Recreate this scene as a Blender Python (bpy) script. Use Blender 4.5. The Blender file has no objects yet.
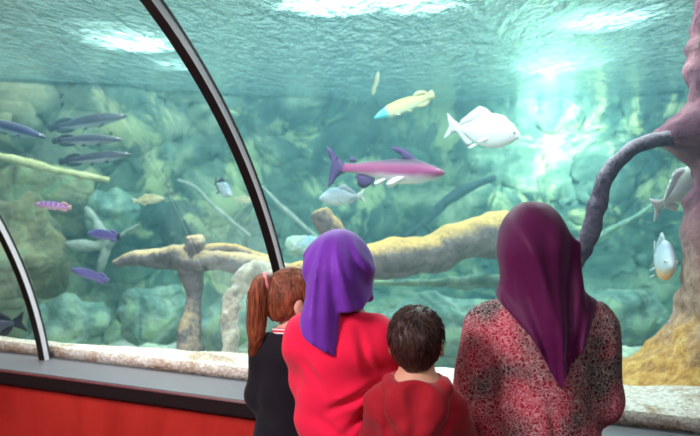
import bpy, bmesh, math, random
import numpy as np
from mathutils import Vector, Matrix, noise as mnoise, Quaternion
random.seed(4)
SC = bpy.context.scene
COL = SC.collection
PI = math.pi

# ------------------------------------------------------------------ camera frame
F, PITCH, CZ = 680.0, 0.06, 1.60
cam_d = bpy.data.cameras.new('camera'); cam = bpy.data.objects.new('camera', cam_d); COL.objects.link(cam)
cam.location = (0, 0, CZ); cam.rotation_euler = (PI / 2 - PITCH, 0, 0)
cam_d.sensor_width = 36; cam_d.lens = F * 36 / 700; cam_d.clip_start = .05; cam_d.clip_end = 100
SC.camera = cam
cam_d.dof.use_dof = True; cam_d.dof.focus_distance = 2.3; cam_d.dof.aperture_fstop = 2.6
FW = Vector((0, math.cos(PITCH), -math.sin(PITCH))); UP = Vector((0, math.sin(PITCH), math.cos(PITCH)))


def P(px, py, d):
    """world point at depth d seen at a photograph coordinate"""
    return Vector((0, 0, CZ)) + d * (FW + Vector(((px - 350) / F, 0, 0)) + UP * ((218 - py) / F))


# ------------------------------------------------------------------ tunnel frame: s along the glass, u towards the visitors
YAW, UC, R, ZS, Z0 = 0.358, 2.60, 2.02, 0.70, -0.35
A2 = Vector((math.cos(YAW), -math.sin(YAW), 0)); N2 = Vector((-math.sin(YAW), -math.cos(YAW), 0))


def T(s, u, z):
    p = N2 * (u - UC) + A2 * s
    return Vector((p.x, p.y, z))


SURF = 2.46     # water level

# ------------------------------------------------------------------ helpers


def link_mesh(name, verts, faces, mat=None, parent=None, smooth=True):
    me = bpy.data.meshes.new(name)
    me.from_pydata([tuple(v) for v in verts], [], [tuple(f) for f in faces])
    me.update()
    if smooth:
        me.polygons.foreach_set('use_smooth', [True] * len(me.polygons))
    o = bpy.data.objects.new(name, me); COL.objects.link(o)
    if mat:
        me.materials.append(mat)
    if parent is not None:
        o.parent = parent
    return o


def fix_normals(o):
    bm = bmesh.new(); bm.from_mesh(o.data)
    bmesh.ops.recalc_face_normals(bm, faces=bm.faces)
    bm.to_mesh(o.data); bm.free()
    return o


def tag(o, label=None, cat=None, group=None, kind=None):
    if label: o['label'] = label
    if cat: o['category'] = cat
    if group: o['group'] = group
    if kind: o['kind'] = kind
    return o


def empty(name, loc=(0, 0, 0), rot=(0, 0, 0)):
    o = bpy.data.objects.new(name, None); COL.objects.link(o)
    o.location = loc; o.rotation_euler = rot; o.empty_display_size = .1
    return o


def catmull(pts, n):
    pts = [np.array(p, float) for p in pts]
    q = [2 * pts[0] - pts[1]] + pts + [2 * pts[-1] - pts[-2]]
    out = []
    for i in range(1, len(q) - 2):
        for k in range(n):
            t = k / n
            a, b, c, d = q[i - 1], q[i], q[i + 1], q[i + 2]
            out.append(.5 * (2 * b + (c - a) * t + (2 * a - 5 * b + 4 * c - d) * t * t + (3 * b - a - 3 * c + d) * t ** 3))
    out.append(pts[-1])
    return out


def tube_geo(pts, n=6, ring=16, rough=.12, freq=6., seed=0., cap_flat=False):
    """pts: (x,y,z,r). A gnarled tube with closed ends."""
    c = catmull(pts, n)
    V, Fc = [], []
    prev = None
    off = Vector((seed * 7.3, seed * 3.1, seed * 1.7))
    for i, q in enumerate(c):
        p = Vector(q[:3]); r = max(q[3], .001)
        d = (Vector(c[min(i + 1, len(c) - 1)][:3]) - Vector(c[max(i - 1, 0)][:3])).normalized()
        if prev is None:
            x = d.orthogonal().normalized()
        else:
            x = (prev - d * prev.dot(d)).normalized()
        prev = x; y = d.cross(x)
        for k in range(ring):
            a = 2 * PI * k / ring
            dr = math.cos(a) * x + math.sin(a) * y
            pp = p + dr * r
            g = mnoise.fractal(pp * freq + off, 1., 2., 4)
            V.append(pp + dr * (g * rough * r * 2))
    m = len(c)
    for i in range(m - 1):
        for k in range(ring):
            k2 = (k + 1) % ring
            Fc.append((i * ring + k, i * ring + k2, (i + 1) * ring + k2, (i + 1) * ring + k))
    for end, base, sgn in ((0, 0, -1), (m - 1, (m - 1) * ring, 1)):
        p = Vector(c[end][:3]); r = c[end][3]
        d = (Vector(c[1][:3]) - Vector(c[0][:3])).normalized() if end == 0 else (Vector(c[-1][:3]) - Vector(c[-2][:3])).normalized()
        V.append(p + d * sgn * (r * (.1 if cap_flat else .7)))
        ci = len(V) - 1
        for k in range(ring):
            k2 = (k + 1) % ring
            Fc.append((ci, base + k2, base + k) if sgn < 0 else (ci, base + k, base + k2))
    return V, Fc


def tube(name, pts, mat, parent=None, **kw):
    V, Fc = tube_geo(pts, **kw)
    return link_mesh(name, V, Fc, mat, parent)


def px_path(lst):
    """(px, py, depth, radius in photo pixels) -> (x,y,z,r)"""
    return [tuple(P(a, b, d)) + (r * d / F,) for a, b, d, r in lst]


def boulder(name, loc, size, mat, seed=0, sub=4, rough=.35, flat=1.):
    bm = bmesh.new(); bmesh.ops.create_icosphere(bm, subdivisions=sub, radius=1)
    for v in bm.verts:
        n = v.co.normalized()
        g = mnoise.fractal(n * 1.3 + Vector((seed * 5.1, seed, 2)), 1, 2, 5)
        c = mnoise.cell(n * 2.2 + Vector((seed, 0, 0))) * .12
        v.co = n * (1 + rough * g + c * .4)
        v.co = Vector((v.co.x * size[0], v.co.y * size[1], v.co.z * size[2]))
    me = bpy.data.meshes.new(name); bm.to_mesh(me); bm.free()
    me.polygons.foreach_set('use_smooth', [True] * len(me.polygons))
    o = bpy.data.objects.new(name, me); COL.objects.link(o); me.materials.append(mat); o.location = loc
    return o


# ------------------------------------------------------------------ materials
class NT:
    def __init__(s, name):
        s.m = bpy.data.materials.new(name); s.m.use_nodes = True
        s.t = s.m.node_tree; s.t.nodes.clear()
        s.out = s.n('ShaderNodeOutputMaterial')

    def n(s, typ, **kw):
        x = s.t.nodes.new(typ)
        for k, v in kw.items():
            if k.startswith('i_'):
                key = k[2:]
                key = int(key) if key.isdigit() else key.replace('_', ' ')
                x.inputs[key].default_value = v
            else:
                setattr(x, k, v)
        return x

    def l(s, a, b):
        s.t.links.new(a, b)

    def coord(s, kind='Object', scale=(1, 1, 1)):
        c = s.n('ShaderNodeTexCoord'); m = s.n('ShaderNodeMapping')
        m.inputs['Scale'].default_value = scale
        s.l(c.outputs[kind], m.inputs[0])
        return m.outputs[0]

    def noise(s, co, scale, detail=4, rough=.6, dist=0):
        x = s.n('ShaderNodeTexNoise'); x.inputs['Scale'].default_value = scale
        x.inputs['Detail'].default_value = detail; x.inputs['Roughness'].default_value = rough
        x.inputs['Distortion'].default_value = dist
        if co is not None: s.l(co, x.inputs['Vector'])
        return x.outputs[0]

    def ramp(s, fac, stops, interp='LINEAR'):
        r = s.n('ShaderNodeValToRGB'); e = r.color_ramp.elements; r.color_ramp.interpolation = interp
        while len(e) < len(stops): e.new(.5)
        for q, (p, c) in zip(e, stops):
            q.position = p; q.color = tuple(c) + (1,) if len(c) == 3 else c
        s.l(fac, r.inputs[0])
        return r.outputs[0]

    def mix(s, fac, a, b, blend='MIX'):
        x = s.n('ShaderNodeMix', data_type='RGBA', blend_type=blend)
        for v, i in ((fac, 0), (a, 6), (b, 7)):
            if hasattr(v, 'links'): s.l(v, x.inputs[i])
            elif i == 0: x.inputs[0].default_value = v
            else: x.inputs[i].default_value = tuple(v) + (1,)
        return x.outputs[2]

    def math(s, op, a, b=0., clamp=False):
        x = s.n('ShaderNodeMath', operation=op, use_clamp=clamp)
        for v, i in ((a, 0), (b, 1)):
            if hasattr(v, 'links'): s.l(v, x.inputs[i])
            else: x.inputs[i].default_value = v
        return x.outputs[0]

    def bump(s, h, strength=.3, dist=.01):
        b = s.n('ShaderNodeBump'); b.inputs['Strength'].default_value = strength; b.inputs['Distance'].default_value = dist
        s.l(h, b.inputs['Height'])
        return b.outputs[0]

    def bsdf(s, color, rough=.6, spec=.3, normal=None, metallic=0, sheen=0, coat=0):
        b = s.n('ShaderNodeBsdfPrincipled')
        if hasattr(color, 'links'): s.l(color, b.inputs['Base Color'])
        else: b.inputs['Base Color'].default_value = tuple(color) + (1,)
        b.inputs['Roughness'].default_value = rough; b.inputs['Specular IOR Level'].default_value = spec
        b.inputs['Metallic'].default_value = metallic; b.inputs['Sheen Weight'].default_value = sheen
        b.inputs['Coat Weight'].default_value = coat
        if normal is not None: s.l(normal, b.inputs['Normal'])
        s.l(b.outputs[0], s.out.inputs[0])
        return b


def simple(name, color, rough=.6, spec=.3, bump_scale=None, bump_str=.2, bump_dist=.003, var=.15, **kw):
    t = NT(name); co = t.coord()
    n = t.noise(co, bump_scale or 30, 5)
    c = t.ramp(n, [(.25, [x * (1 - var) for x in color]), (.75, [min(1, x * (1 + var)) for x in color])])
    t.bsdf(c, rough, spec, t.bump(n, bump_str, bump_dist), **kw)
    return t.m


def rock_mat(name, cols, scale=2.2, patch=None, rough=.85, west=None, crack=3.):
    """cols: four colours of the stone; patch: colour of algae patches"""
    t = NT(name); co = t.coord()
    n1 = t.noise(co, scale, 8, .62, .6); n2 = t.noise(co, scale * 5.5, 6, .65)
    v = t.n('ShaderNodeTexVoronoi', feature='DISTANCE_TO_EDGE'); v.inputs['Scale'].default_value = scale * 1.3; t.l(co, v.inputs['Vector'])
    c = t.ramp(n1, [(.30, cols[0]), (.43, cols[1]), (.55, cols[2]), (.70, cols[3])])
    c2 = t.ramp(n2, [(.3, (.35, .35, .35)), (.65, (1.25, 1.25, 1.25))])
    c = t.mix(.6, c, c2, 'MULTIPLY')
    if patch:
        n3 = t.noise(co, scale * 1.1, 5, .7, 1.)
        f = t.ramp(n3, [(.52, (0, 0, 0)), (.6, (1, 1, 1))])
        c = t.mix(f, c, patch)
    if west:    # a browner bed of stone towards the left end of the tank
        sx = t.n('ShaderNodeSeparateXYZ'); t.l(co, sx.inputs[0])
        f = t.math('MULTIPLY', t.math('ADD', t.math('MULTIPLY', sx.outputs[0], -.55), t.math('SUBTRACT', t.math('MULTIPLY', n1, 2.2), 2.2)), 1.2, True)
        c = t.mix(t.math('MULTIPLY', f, .85), c, t.ramp(n2, [(.3, [x * .5 for x in west]), (.7, west)]))
    h = t.math('ADD', t.math('MULTIPLY', n1, 1.2), t.math('MULTIPLY', n2, .5))
    h = t.math('ADD', h, t.math('MULTIPLY', t.math('MINIMUM', v.outputs[0], .08), crack))
    t.bsdf(c, rough, .2, t.bump(h, .9, .05))
    return t.m


def wood_mat(name, dark, light, scale=6, top=None):
    t = NT(name); co = t.coord()
    n1 = t.noise(co, scale, 8, .65, 1.4); n2 = t.noise(co, scale * 7, 5, .7)
    c = t.ramp(n1, [(.32, dark), (.62, light)])
    if top:   # light from above painted into the colour of upward faces
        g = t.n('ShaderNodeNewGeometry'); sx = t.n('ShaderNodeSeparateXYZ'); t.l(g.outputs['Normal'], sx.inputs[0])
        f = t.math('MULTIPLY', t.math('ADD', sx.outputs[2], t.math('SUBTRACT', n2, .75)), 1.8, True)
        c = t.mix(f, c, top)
    c = t.mix(.5, c, t.ramp(n2, [(.3, (.5, .5, .5)), (.7, (1.2, 1.2, 1.2))]), 'MULTIPLY')
    t.bsdf(c, .85, .2, t.bump(t.math('ADD', n1, t.math('MULTIPLY', n2, .6)), .8, .02))
    return t.m


M = {}
M['wall_rock'] = rock_mat('wall_rock', [(.012, .025, .025), (.055, .10, .085), (.18, .25, .18), (.62, .62, .40)], 1.1, (.50, .52, .26), west=(.40, .33, .17), crack=.8)
M['brown_rock'] = rock_mat('brown_rock', [(.07, .07, .05), (.18, .17, .10), (.32, .28, .14), (.55, .46, .24)], 2.2, (.3, .36, .2))
M['pale_rock'] = rock_mat('pale_rock', [(.25, .38, .32), (.45, .58, .45), (.62, .7, .55), (.85, .88, .7)], 3)
M['boulder'] = rock_mat('boulder_rock', [(.06, .12, .11), (.16, .26, .22), (.3, .4, .32), (.55, .6, .42)], 2.5, (.3, .42, .25))

# the purple and orange rock of the column: colour zones are real encrustation, by height with ragged edges
t = NT('column_rock'); co = t.coord()
n1 = t.noise(co, 3, 8, .65, .5); n2 = t.noise(co, 16, 6, .7)
c_up = t.ramp(n1, [(.32, (.05, .018, .035)), (.5, (.20, .065, .11)), (.66, (.46, .21, .24))])
c_lo = t.ramp(n2, [(.3, (.20, .09, .05)), (.5, (.62, .32, .08)), (.7, (.85, .60, .22))])
c_mid = t.ramp(n2, [(.3, (.22, .12, .09)), (.7, (.66, .44, .34))])
sx = t.n('ShaderNodeSeparateXYZ'); t.l(co, sx.inputs[0])
hz = t.math('ADD', sx.outputs[2], t.math('MULTIPLY', t.math('SUBTRACT', n1, .5), .9))
c = t.mix(t.ramp(t.math('MULTIPLY', hz, .4), [(.44, (0, 0, 0)), (.60, (1, 1, 1))]), c_mid, c_up)
f_lo = t.ramp(t.math('ADD', t.math('MULTIPLY', hz, .4), t.math('MULTIPLY', n2, .08)), [(.36, (1, 1, 1)), (.44, (0, 0, 0))])
c = t.mix(f_lo, c, c_lo)
t.bsdf(c, .85, .25, t.bump(t.math('ADD', n1, t.math('MULTIPLY', n2, .7)), 1., .05))
M['column'] = t.m

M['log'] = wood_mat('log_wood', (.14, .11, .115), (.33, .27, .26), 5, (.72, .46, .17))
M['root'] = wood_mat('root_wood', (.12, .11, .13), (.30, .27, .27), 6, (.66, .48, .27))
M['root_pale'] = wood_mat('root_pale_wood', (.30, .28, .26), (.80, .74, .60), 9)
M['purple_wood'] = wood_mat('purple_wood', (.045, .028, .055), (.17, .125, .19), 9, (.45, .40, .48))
M['pale_branch'] = wood_mat('pale_branch', (.26, .29, .26), (.50, .52, .44), 8)
M['yellow_branch'] = wood_mat('yellow_branch', (.5, .45, .2), (.85, .78, .42), 8)
M['dark_branch'] = wood_mat('dark_branch', (.03, .05, .06), (.10, .13, .14), 6)

t = NT('sand'); co = t.coord()
v = t.n('ShaderNodeTexVoronoi'); v.inputs['Scale'].default_value = 90; t.l(co, v.inputs['Vector'])
n1 = t.noise(co, 5, 5, .6, .8)
sp = t.ramp(v.outputs['Color'], [(.1, (.56, .47, .40)), (.5, (.78, .71, .64)), (.9, (.92, .88, .82))])
big = t.ramp(n1, [(.38, (.50, .31, .18)), (.54, (1, 1, 1))])
t.bsdf(t.mix(.7, sp, big, 'MULTIPLY'), .9, .1, t.bump(v.outputs['Distance'], .6, .006))
M['sand'] = t.m

# black rib, grey rib side, sill, red wall, floor
M['rib_black'] = simple('rib_black', (.012, .008, .008), .35, .4, 60, .05, .001)
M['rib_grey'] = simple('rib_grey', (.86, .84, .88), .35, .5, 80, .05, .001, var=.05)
M['rib_dark'] = simple('rib_dark', (.03, .03, .04), .4, .4)
M['sill_grey'] = simple('sill_grey', (.16, .15, .17), .38, .5, 40, .05, .001, var=.06)
M['sill_black'] = simple('sill_black', (.018, .010, .012), .4, .5, 40, .05, .001)
M['red_line'] = simple('sill_red_line', (.11, .018, .024), .45, .4)
t = NT('red_wall'); co = t.coord('Object', (1.5, 1.5, .6))
n1 = t.noise(co, 4, 6, .6, .4); n2 = t.noise(t.coord('Object', (60, 60, 3)), 1, 3)
c = t.ramp(n1, [(.3, (.42, .020, .016)), (.7, (.62, .04, .03))])
t.bsdf(c, .45, .35, t.bump(n2, .15, .003))
M['red_wall'] = t.m
t = NT('dark_carpet'); n1 = t.noise(t.coord(), 180, 4)
t.bsdf(t.ramp(n1, [(.3, (.02, .02, .025)), (.7, (.06, .05, .055))]), .95, .1, t.bump(n1, .5, .003))
M['carpet'] = t.m

# acrylic
t = NT('acrylic')
tr = t.n('ShaderNodeBsdfTransparent'); tr.inputs[0].default_value = (.985, .995, .995, 1)
gl = t.n('ShaderNodeBsdfGlossy'); gl.inputs['Roughness'].default_value = .03
fr = t.n('ShaderNodeFresnel'); fr.inputs[0].default_value = 1.18
mx = t.n('ShaderNodeMixShader'); t.l(t.math('MULTIPLY', fr.outputs[0], .14), mx.inputs[0]); t.l(tr.outputs[0], mx.inputs[1]); t.l(gl.outputs[0], mx.inputs[2])
t.l(mx.outputs[0], t.out.inputs[0])
M['acrylic'] = t.m

# water: clear sides, rippled upper surface, hazy teal volume
t = NT('water'); co = t.coord()
rip1 = t.noise(t.coord('Object', (8.5, 2.6, 1)), 1, 3, .6, .7); rip2 = t.noise(t.coord('Object', (22, 8, 1)), 1, 2, .55, .5)
rip = t.math('ADD', rip1, t.math('MULTIPLY', rip2, .32))
nb = t.bump(rip, 1., .12)
gl = t.n('ShaderNodeBsdfGlossy'); gl.inputs[0].default_value = (.95, .98, 1, 1); gl.inputs['Roughness'].default_value = .03; t.l(t.bump(rip, 1., .035), gl.inputs['Normal'])
tl = t.n('ShaderNodeBsdfTranslucent'); tl.inputs[0].default_value = (.62, .95, .90, 1); t.l(nb, tl.inputs['Normal'])
tr = t.n('ShaderNodeBsdfTransparent')
m1 = t.n('ShaderNodeMixShader'); m1.inputs[0].default_value = .75; t.l(tr.outputs[0], m1.inputs[1]); t.l(tl.outputs[0], m1.inputs[2])
m2 = t.n('ShaderNodeMixShader'); 
geo = t.n('ShaderNodeNewGeometry'); dt = t.n('ShaderNodeVectorMath', operation='DOT_PRODUCT'); t.l(t.bump(rip, 1., .06), dt.inputs[0]); t.l(geo.outputs['Incoming'], dt.inputs[1])
face = t.math('ABSOLUTE', dt.outputs['Value'])
t.l(t.ramp(face, [(.10, (.92, .92, .92)), (.34, (.04, .04, .04))]), m2.inputs[0])    # wave slopes turned to the viewer let light through, the rest mirrors
t.l(m1.outputs[0], m2.inputs[1]); t.l(gl.outputs[0], m2.inputs[2])
g = t.n('ShaderNodeNewGeometry'); sx = t.n('ShaderNodeSeparateXYZ'); t.l(g.outputs['Position'], sx.inputs[0])
top = t.math('GREATER_THAN', sx.outputs[2], SURF - .004)
tr2 = t.n('ShaderNodeBsdfTransparent')
m3 = t.n('ShaderNodeMixShader'); t.l(top, m3.inputs[0]); t.l(tr2.outputs[0], m3.inputs[1]); t.l(m2.outputs[0], m3.inputs[2])
t.l(m3.outputs[0], t.out.inputs[0])
vs = t.n('ShaderNodeVolumeScatter'); vs.inputs['Color'].default_value = (.32, .70, .85, 1); vs.inputs['Density'].default_value = .052; vs.inputs['Anisotropy'].default_value = .1
va = t.n('ShaderNodeVolumeAbsorption'); va.inputs['Color'].default_value = (.12, .82, .86, 1); va.inputs['Density'].default_value = .115
ad = t.n('ShaderNodeAddShader'); t.l(vs.outputs[0], ad.inputs[0]); t.l(va.outputs[0], ad.inputs[1]); t.l(ad.outputs[0], t.out.inputs['Volume'])
M['water'] = t.m

# people
M['skin'] = simple('skin', (.62, .33, .22), .5, .35, 60, .08, .001, var=.08)
M['skin_light'] = simple('skin_light', (.78, .45, .33), .5, .35, 60, .08, .001, var=.08)
M['lip'] = simple('lip', (.5, .16, .14), .45, .4)
M['eye_white'] = simple('eye_white', (.85, .83, .8), .2, .5, var=.02)
M['iris'] = simple('iris', (.05, .025, .015), .15, .5)


def cloth(name, col, scale=220, rough=.8, sheen=.3, var=.12, bstr=.25):
    t = NT(name); co = t.coord()
    w = t.n('ShaderNodeTexNoise'); w.inputs['Scale'].default_value = scale; w.inputs['Detail'].default_value = 2; t.l(co, w.inputs['Vector'])
    n = t.noise(co, 9, 4)
    c = t.ramp(n, [(.3, [x * (1 - var) for x in col]), (.7, [min(1, x * (1 + var)) for x in col])])
    t.bsdf(c, rough, .2, t.bump(w.outputs[0], bstr, .0015), sheen=sheen * .35)
    return t.m


M['purple_silk'] = cloth('purple_silk', (.17, .032, .40), 160, .55, .4, .06, .08)
M['maroon_silk'] = cloth('maroon_silk', (.095, .004, .058), 160, .55, .3, .06, .06)
M['red_fleece'] = cloth('red_fleece', (.88, .012, .065), 260, .85, .35, .06, .35)
M['red_hoodie'] = cloth('red_hoodie', (.33, .008, .018), 260, .85, .3, .08, .35)
M['black_knit'] = cloth('black_knit', (.012, .010, .016), 260, .85, .15, .1, .3)
M['collar_red'] = cloth('collar_red', (.70, .02, .06), 300, .8)
M['white_knit'] = cloth('white_knit', (.85, .80, .80), 300, .8)
M['navy_cloth'] = cloth('navy_cloth', (.02, .022, .05), 260, .85)
M['shoe'] = simple('shoe_rubber', (.03, .03, .035), .5, .4)
M['pink_band'] = cloth('pink_band', (.85, .35, .38), 300, .7)

t = NT('floral_blouse'); co = t.coord()
ds = t.n('ShaderNodeTexNoise'); ds.inputs['Scale'].default_value = 26; ds.inputs['Detail'].default_value = 3; t.l(co, ds.inputs['Vector'])
dv = t.n('ShaderNodeVectorMath', operation='SCALE'); dv.inputs['Scale'].default_value = .035; t.l(ds.outputs['Color'], dv.inputs[0])
av = t.n('ShaderNodeVectorMath', operation='ADD'); t.l(co, av.inputs[0]); t.l(dv.outputs[0], av.inputs[1])
n1 = t.noise(av.outputs[0], 62, 3, .6, 1.6)
v1 = t.n('ShaderNodeTexVoronoi', feature='DISTANCE_TO_EDGE'); v1.inputs['Scale'].default_value = 85; t.l(av.outputs[0], v1.inputs['Vector'])
big = t.noise(co, 7, 3, .5)
red = t.ramp(big, [(.38, (.035, .010, .014)), (.60, (.36, .010, .035))])
f1 = t.ramp(n1, [(.47, (0, 0, 0)), (.53, (1, 1, 1))])
f2 = t.ramp(v1.outputs[0], [(.06, (1, 1, 1)), (.16, (0, 0, 0))])
lite = t.ramp(big, [(.38, (.36, .29, .28)), (.62, (.66, .27, .31))])
f3 = t.math('MULTIPLY', t.math('MULTIPLY', f1, f2), 1., True)
ring = t.ramp(n1, [(.36, (0, 0, 0)), (.40, (1, 1, 1)), (.42, (1, 1, 1)), (.46, (0, 0, 0))])
c = t.mix(t.math('MAXIMUM', f3, t.math('MULTIPLY', ring, .85)), red, lite)
t.bsdf(c, .7, .25, t.bump(t.noise(co, 250, 2), .2, .001))
M['blouse'] = t.m


def hair_mat(name, dark, light, axis=(1, 1, .12), scale=110):
    t = NT(name)
    n = t.noise(t.coord('Object', axis), scale, 4, .6, .3); n2 = t.noise(t.coord(), 8, 3)
    c = t.ramp(n, [(.3, dark), (.7, light)])
    c = t.mix(.35, c, t.ramp(n2, [(.3, (.6, .6, .6)), (.7, (1.3, 1.3, 1.3))]), 'MULTIPLY')
    t.bsdf(c, .42, .4, t.bump(n, .8, .006))
    return t.m


M['hair_brown'] = hair_mat('hair_brown', (.07, .016, .008), (.42, .12, .05))
M['hair_dark'] = hair_mat('hair_dark', (.006, .003, .003), (.075, .028, .020))


# fish skins: back, flank and belly colours (pigment), by the fish's own height
def fish_skin(name, back, flank, belly, zb=-.25, zt=.35, spots=None, rough=.35, bands=None, fore=None):
    t = NT(name); co = t.coord('Generated'); sx = t.n('ShaderNodeSeparateXYZ'); t.l(co, sx.inputs[0])
    n = t.noise(co, 7, 4, .6)
    h = t.math('ADD', sx.outputs[2], t.math('MULTIPLY', t.math('SUBTRACT', n, .5), .18))
    c = t.ramp(h, [(.16, belly), (.42, flank), (.62, flank), (.86, back)])
    if bands:
        w = t.math('SINE', t.math('MULTIPLY', sx.outputs[0], 42.))
        f = t.math('MULTIPLY', t.ramp(w, [(.55, (0, 0, 0)), (.75, (1, 1, 1))]), t.ramp(sx.outputs[2], [(.45, (0, 0, 0)), (.6, (1, 1, 1))]))
        c = t.mix(f, c, bands)
    if fore:
        f = t.ramp(sx.outputs[0], [(.72, (0, 0, 0)), (.80, (1, 1, 1))])
        c = t.mix(f, c, fore)
    v = t.n('ShaderNodeTexVoronoi'); v.inputs['Scale'].default_value = 60; t.l(t.coord('Generated', (1, .4, .5)), v.inputs['Vector'])
    c = t.mix(.25, c, t.ramp(v.outputs['Distance'], [(.1, (1.2, 1.2, 1.2)), (.7, (.75, .75, .75))]), 'MULTIPLY')
    t.bsdf(c, rough, .5, t.bump(v.outputs['Distance'], .25, .004))
    return t.m


def fin_skin(name, col, tip=None):
    t = NT(name); co = t.coord('Object', (1, 1, 1))
    w = t.n('ShaderNodeTexWave'); w.inputs['Scale'].default_value = 26; w.inputs['Distortion'].default_value = 2.5; t.l(co, w.inputs['Vector'])
    c = t.ramp(w.outputs[0], [(.2, [x * .75 for x in col]), (.8, col)])
    t.bsdf(c, .45, .4, t.bump(w.outputs[0], .3, .003))
    return t.m


M['f_eye'] = simple('fish_eye', (.01, .01, .012), .12, .6)
M['f_eye_ring'] = simple('fish_eye_ring', (.75, .72, .55), .3, .5)

# ================================================================== the visitor side
def prism_s(name, prof, s0, s1, mat, parent=None, ns=1, smooth=False):
    """closed (u,z) profile extruded along s"""
    V, Fc = [], []
    m = len(prof)
    for i in range(ns + 1):
        s = s0 + (s1 - s0) * i / ns
        V += [T(s, u, z) for u, z in prof]
    for i in range(ns):
        for k in range(m):
            k2 = (k + 1) % m
            Fc.append((i * m + k, i * m + k2, (i + 1) * m + k2, (i + 1) * m + k))
    Fc.append(tuple(range(m))); Fc.append(tuple(ns * m + k for k in reversed(range(m))))
    return fix_normals(link_mesh(name, V, Fc, mat, parent, smooth))


def arc(rad, t0, t1, n):
    return [(R - rad * math.cos(t0 + (t1 - t0) * i / n), ZS + Z0 + rad * math.sin(t0 + (t1 - t0) * i / n)) for i in range(n + 1)]


S_L, S_R = -4.6, 3.4
RIN, RG, RGO = 2.02, 2.058, 2.086
T_END = 1.75


def t_at(rad, z):
    return math.asin((z - ZS - Z0) / rad)


o = link_mesh('floor', [T(-5, 3.2, 0), T(4, 3.2, 0), T(4, .0, 0), T(-5, .0, 0), T(-5, 3.2, -.1), T(4, 3.2, -.1), T(4, 0, -.1), T(-5, 0, -.1)],
              [(0, 1, 2, 3), (7, 6, 5, 4), (0, 4, 5, 1), (1, 5, 6, 2), (2, 6, 7, 3), (3, 7, 4, 0)], M['carpet'], smooth=False)
tag(fix_normals(o), kind='structure')
tag(prism_s('wall_front', [(.19, 0), (.19, ZS - .062), (.05, ZS - .062), (.05, 0)], S_L, S_R, M['red_wall']), kind='structure')
sill = prism_s('trim_1', [(.21, ZS - .004), (-.036, ZS - .004), (-.036, ZS - .06), (.21, ZS - .06)], S_L, S_R, M['sill_grey'])
tag(sill, kind='structure')
prism_s('sill_apron', [(.225, ZS - .010), (.21, ZS - .004), (.21, ZS - .06), (.05, ZS - .06), (.05, ZS - .068), (.225, ZS - .068)], S_L, S_R, M['sill_black'], sill)
prism_s('sill_edge_line', [(.2275, ZS - .013), (.2245, ZS - .008), (.218, ZS - .005), (.216, ZS - .007), (.2235, ZS - .010), (.2255, ZS - .0145)], S_L, S_R, M['red_line'], sill)

S1, S2 = -1.189, -2.57
for i, (s0, nm) in enumerate(((S1, 'trim_2'), (S2, 'trim_3'))):
    def rib_piece(name, ra, rb, sa, sb, mat, parent=None):
        inner = arc(ra, t_at(ra, ZS - .004), T_END, 48); outer = arc(rb, t_at(rb, ZS - .004), T_END, 48)
        return prism_s(name, inner + outer[::-1], sa, sb, mat, parent, smooth=False)
    rb = rib_piece(nm, RIN, RG - .001, s0 - .037, s0 - .003, M['rib_black'])
    tag(rb, kind='structure')
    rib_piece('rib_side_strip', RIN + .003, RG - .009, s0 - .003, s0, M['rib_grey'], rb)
    rib_piece('rib_edge_seal', RG - .009, RG - .001, s0 - .003, s0 + .003, M['rib_dark'], rb)

# acrylic panes between the ribs (the ribs stand on their joints)
for nm, sa, sb in (('window_1', S_L, S2 - .02), ('window_2', S2 - .02, S1 - .02), ('window_3', S1 - .02, S_R)):
    inner = arc(RG, t_at(RG, ZS - .004), T_END, 64); outer = arc(RGO, t_at(RGO, ZS - .004), T_END, 64)
    o = prism_s(nm, inner + outer[::-1], sa + .0005, sb - .0005, M['acrylic'])
    tag(o, kind='structure')
    for p in o.data.polygons: p.use_smooth = len(p.vertices) == 4

# ================================================================== the tank
# back rock wall: a curved, overhanging face round the tank
path = [(-6.6, 2.2), (-5.9, 4.0), (-4.6, 5.4), (-3.3, 6.4), (-1.6, 7.6), (.4, 8.3), (2.3, 8.0), (3.9, 7.0), (5.1, 5.2), (5.6, 3.2), (5.2, 1.2)]
cp = catmull(path, 40)
V, Fc = [], []
NZ = 110
ZB, ZT = -.35, 2.62
for i, q in enumerate(cp):
    a = cp[max(i - 1, 0)]; b = cp[min(i + 1, len(cp) - 1)]
    d = Vector((b[0] - a[0], b[1] - a[1], 0)).normalized(); n = Vector((d.y, -d.x, 0))   # into the tank
    for k in range(NZ + 1):
        z = ZB + (ZT - ZB) * k / NZ
        p = Vector((q[0], q[1], z))
        g = mnoise.fractal(p * .75 + Vector((3.1, 0, 0)), 1, 2, 6) * .55
        rdg = (1 - abs(mnoise.noise(p * 1.3 + Vector((9, 2, 5)) + Vector((g, g, g)) * .5))) * .26
        st = mnoise.fractal(p * 4. + Vector((1, 7, 3)), 1, 2, 4) * .07
        foot = max(0., (.9 - z)) * .55
        over = max(0., z - 1.9) * .1
        V.append(p + n * (g + rdg + st + foot + over - .1) + Vector((0, 0, .12 * mnoise.noise(p * 2.3))) * (0 < k < NZ))
W = NZ + 1
for i in range(len(cp) - 1):
    for k in range(NZ):
        Fc.append((i * W + k, (i + 1) * W + k, (i + 1) * W + k + 1, i * W + k + 1))
rw = fix_normals(link_mesh('wall_back', V, Fc, M['wall_rock']))
sol = rw.modifiers.new('thick', 'SOLIDIFY'); sol.thickness = .25; sol.offset = -1
tag(rw, kind='structure')

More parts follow.
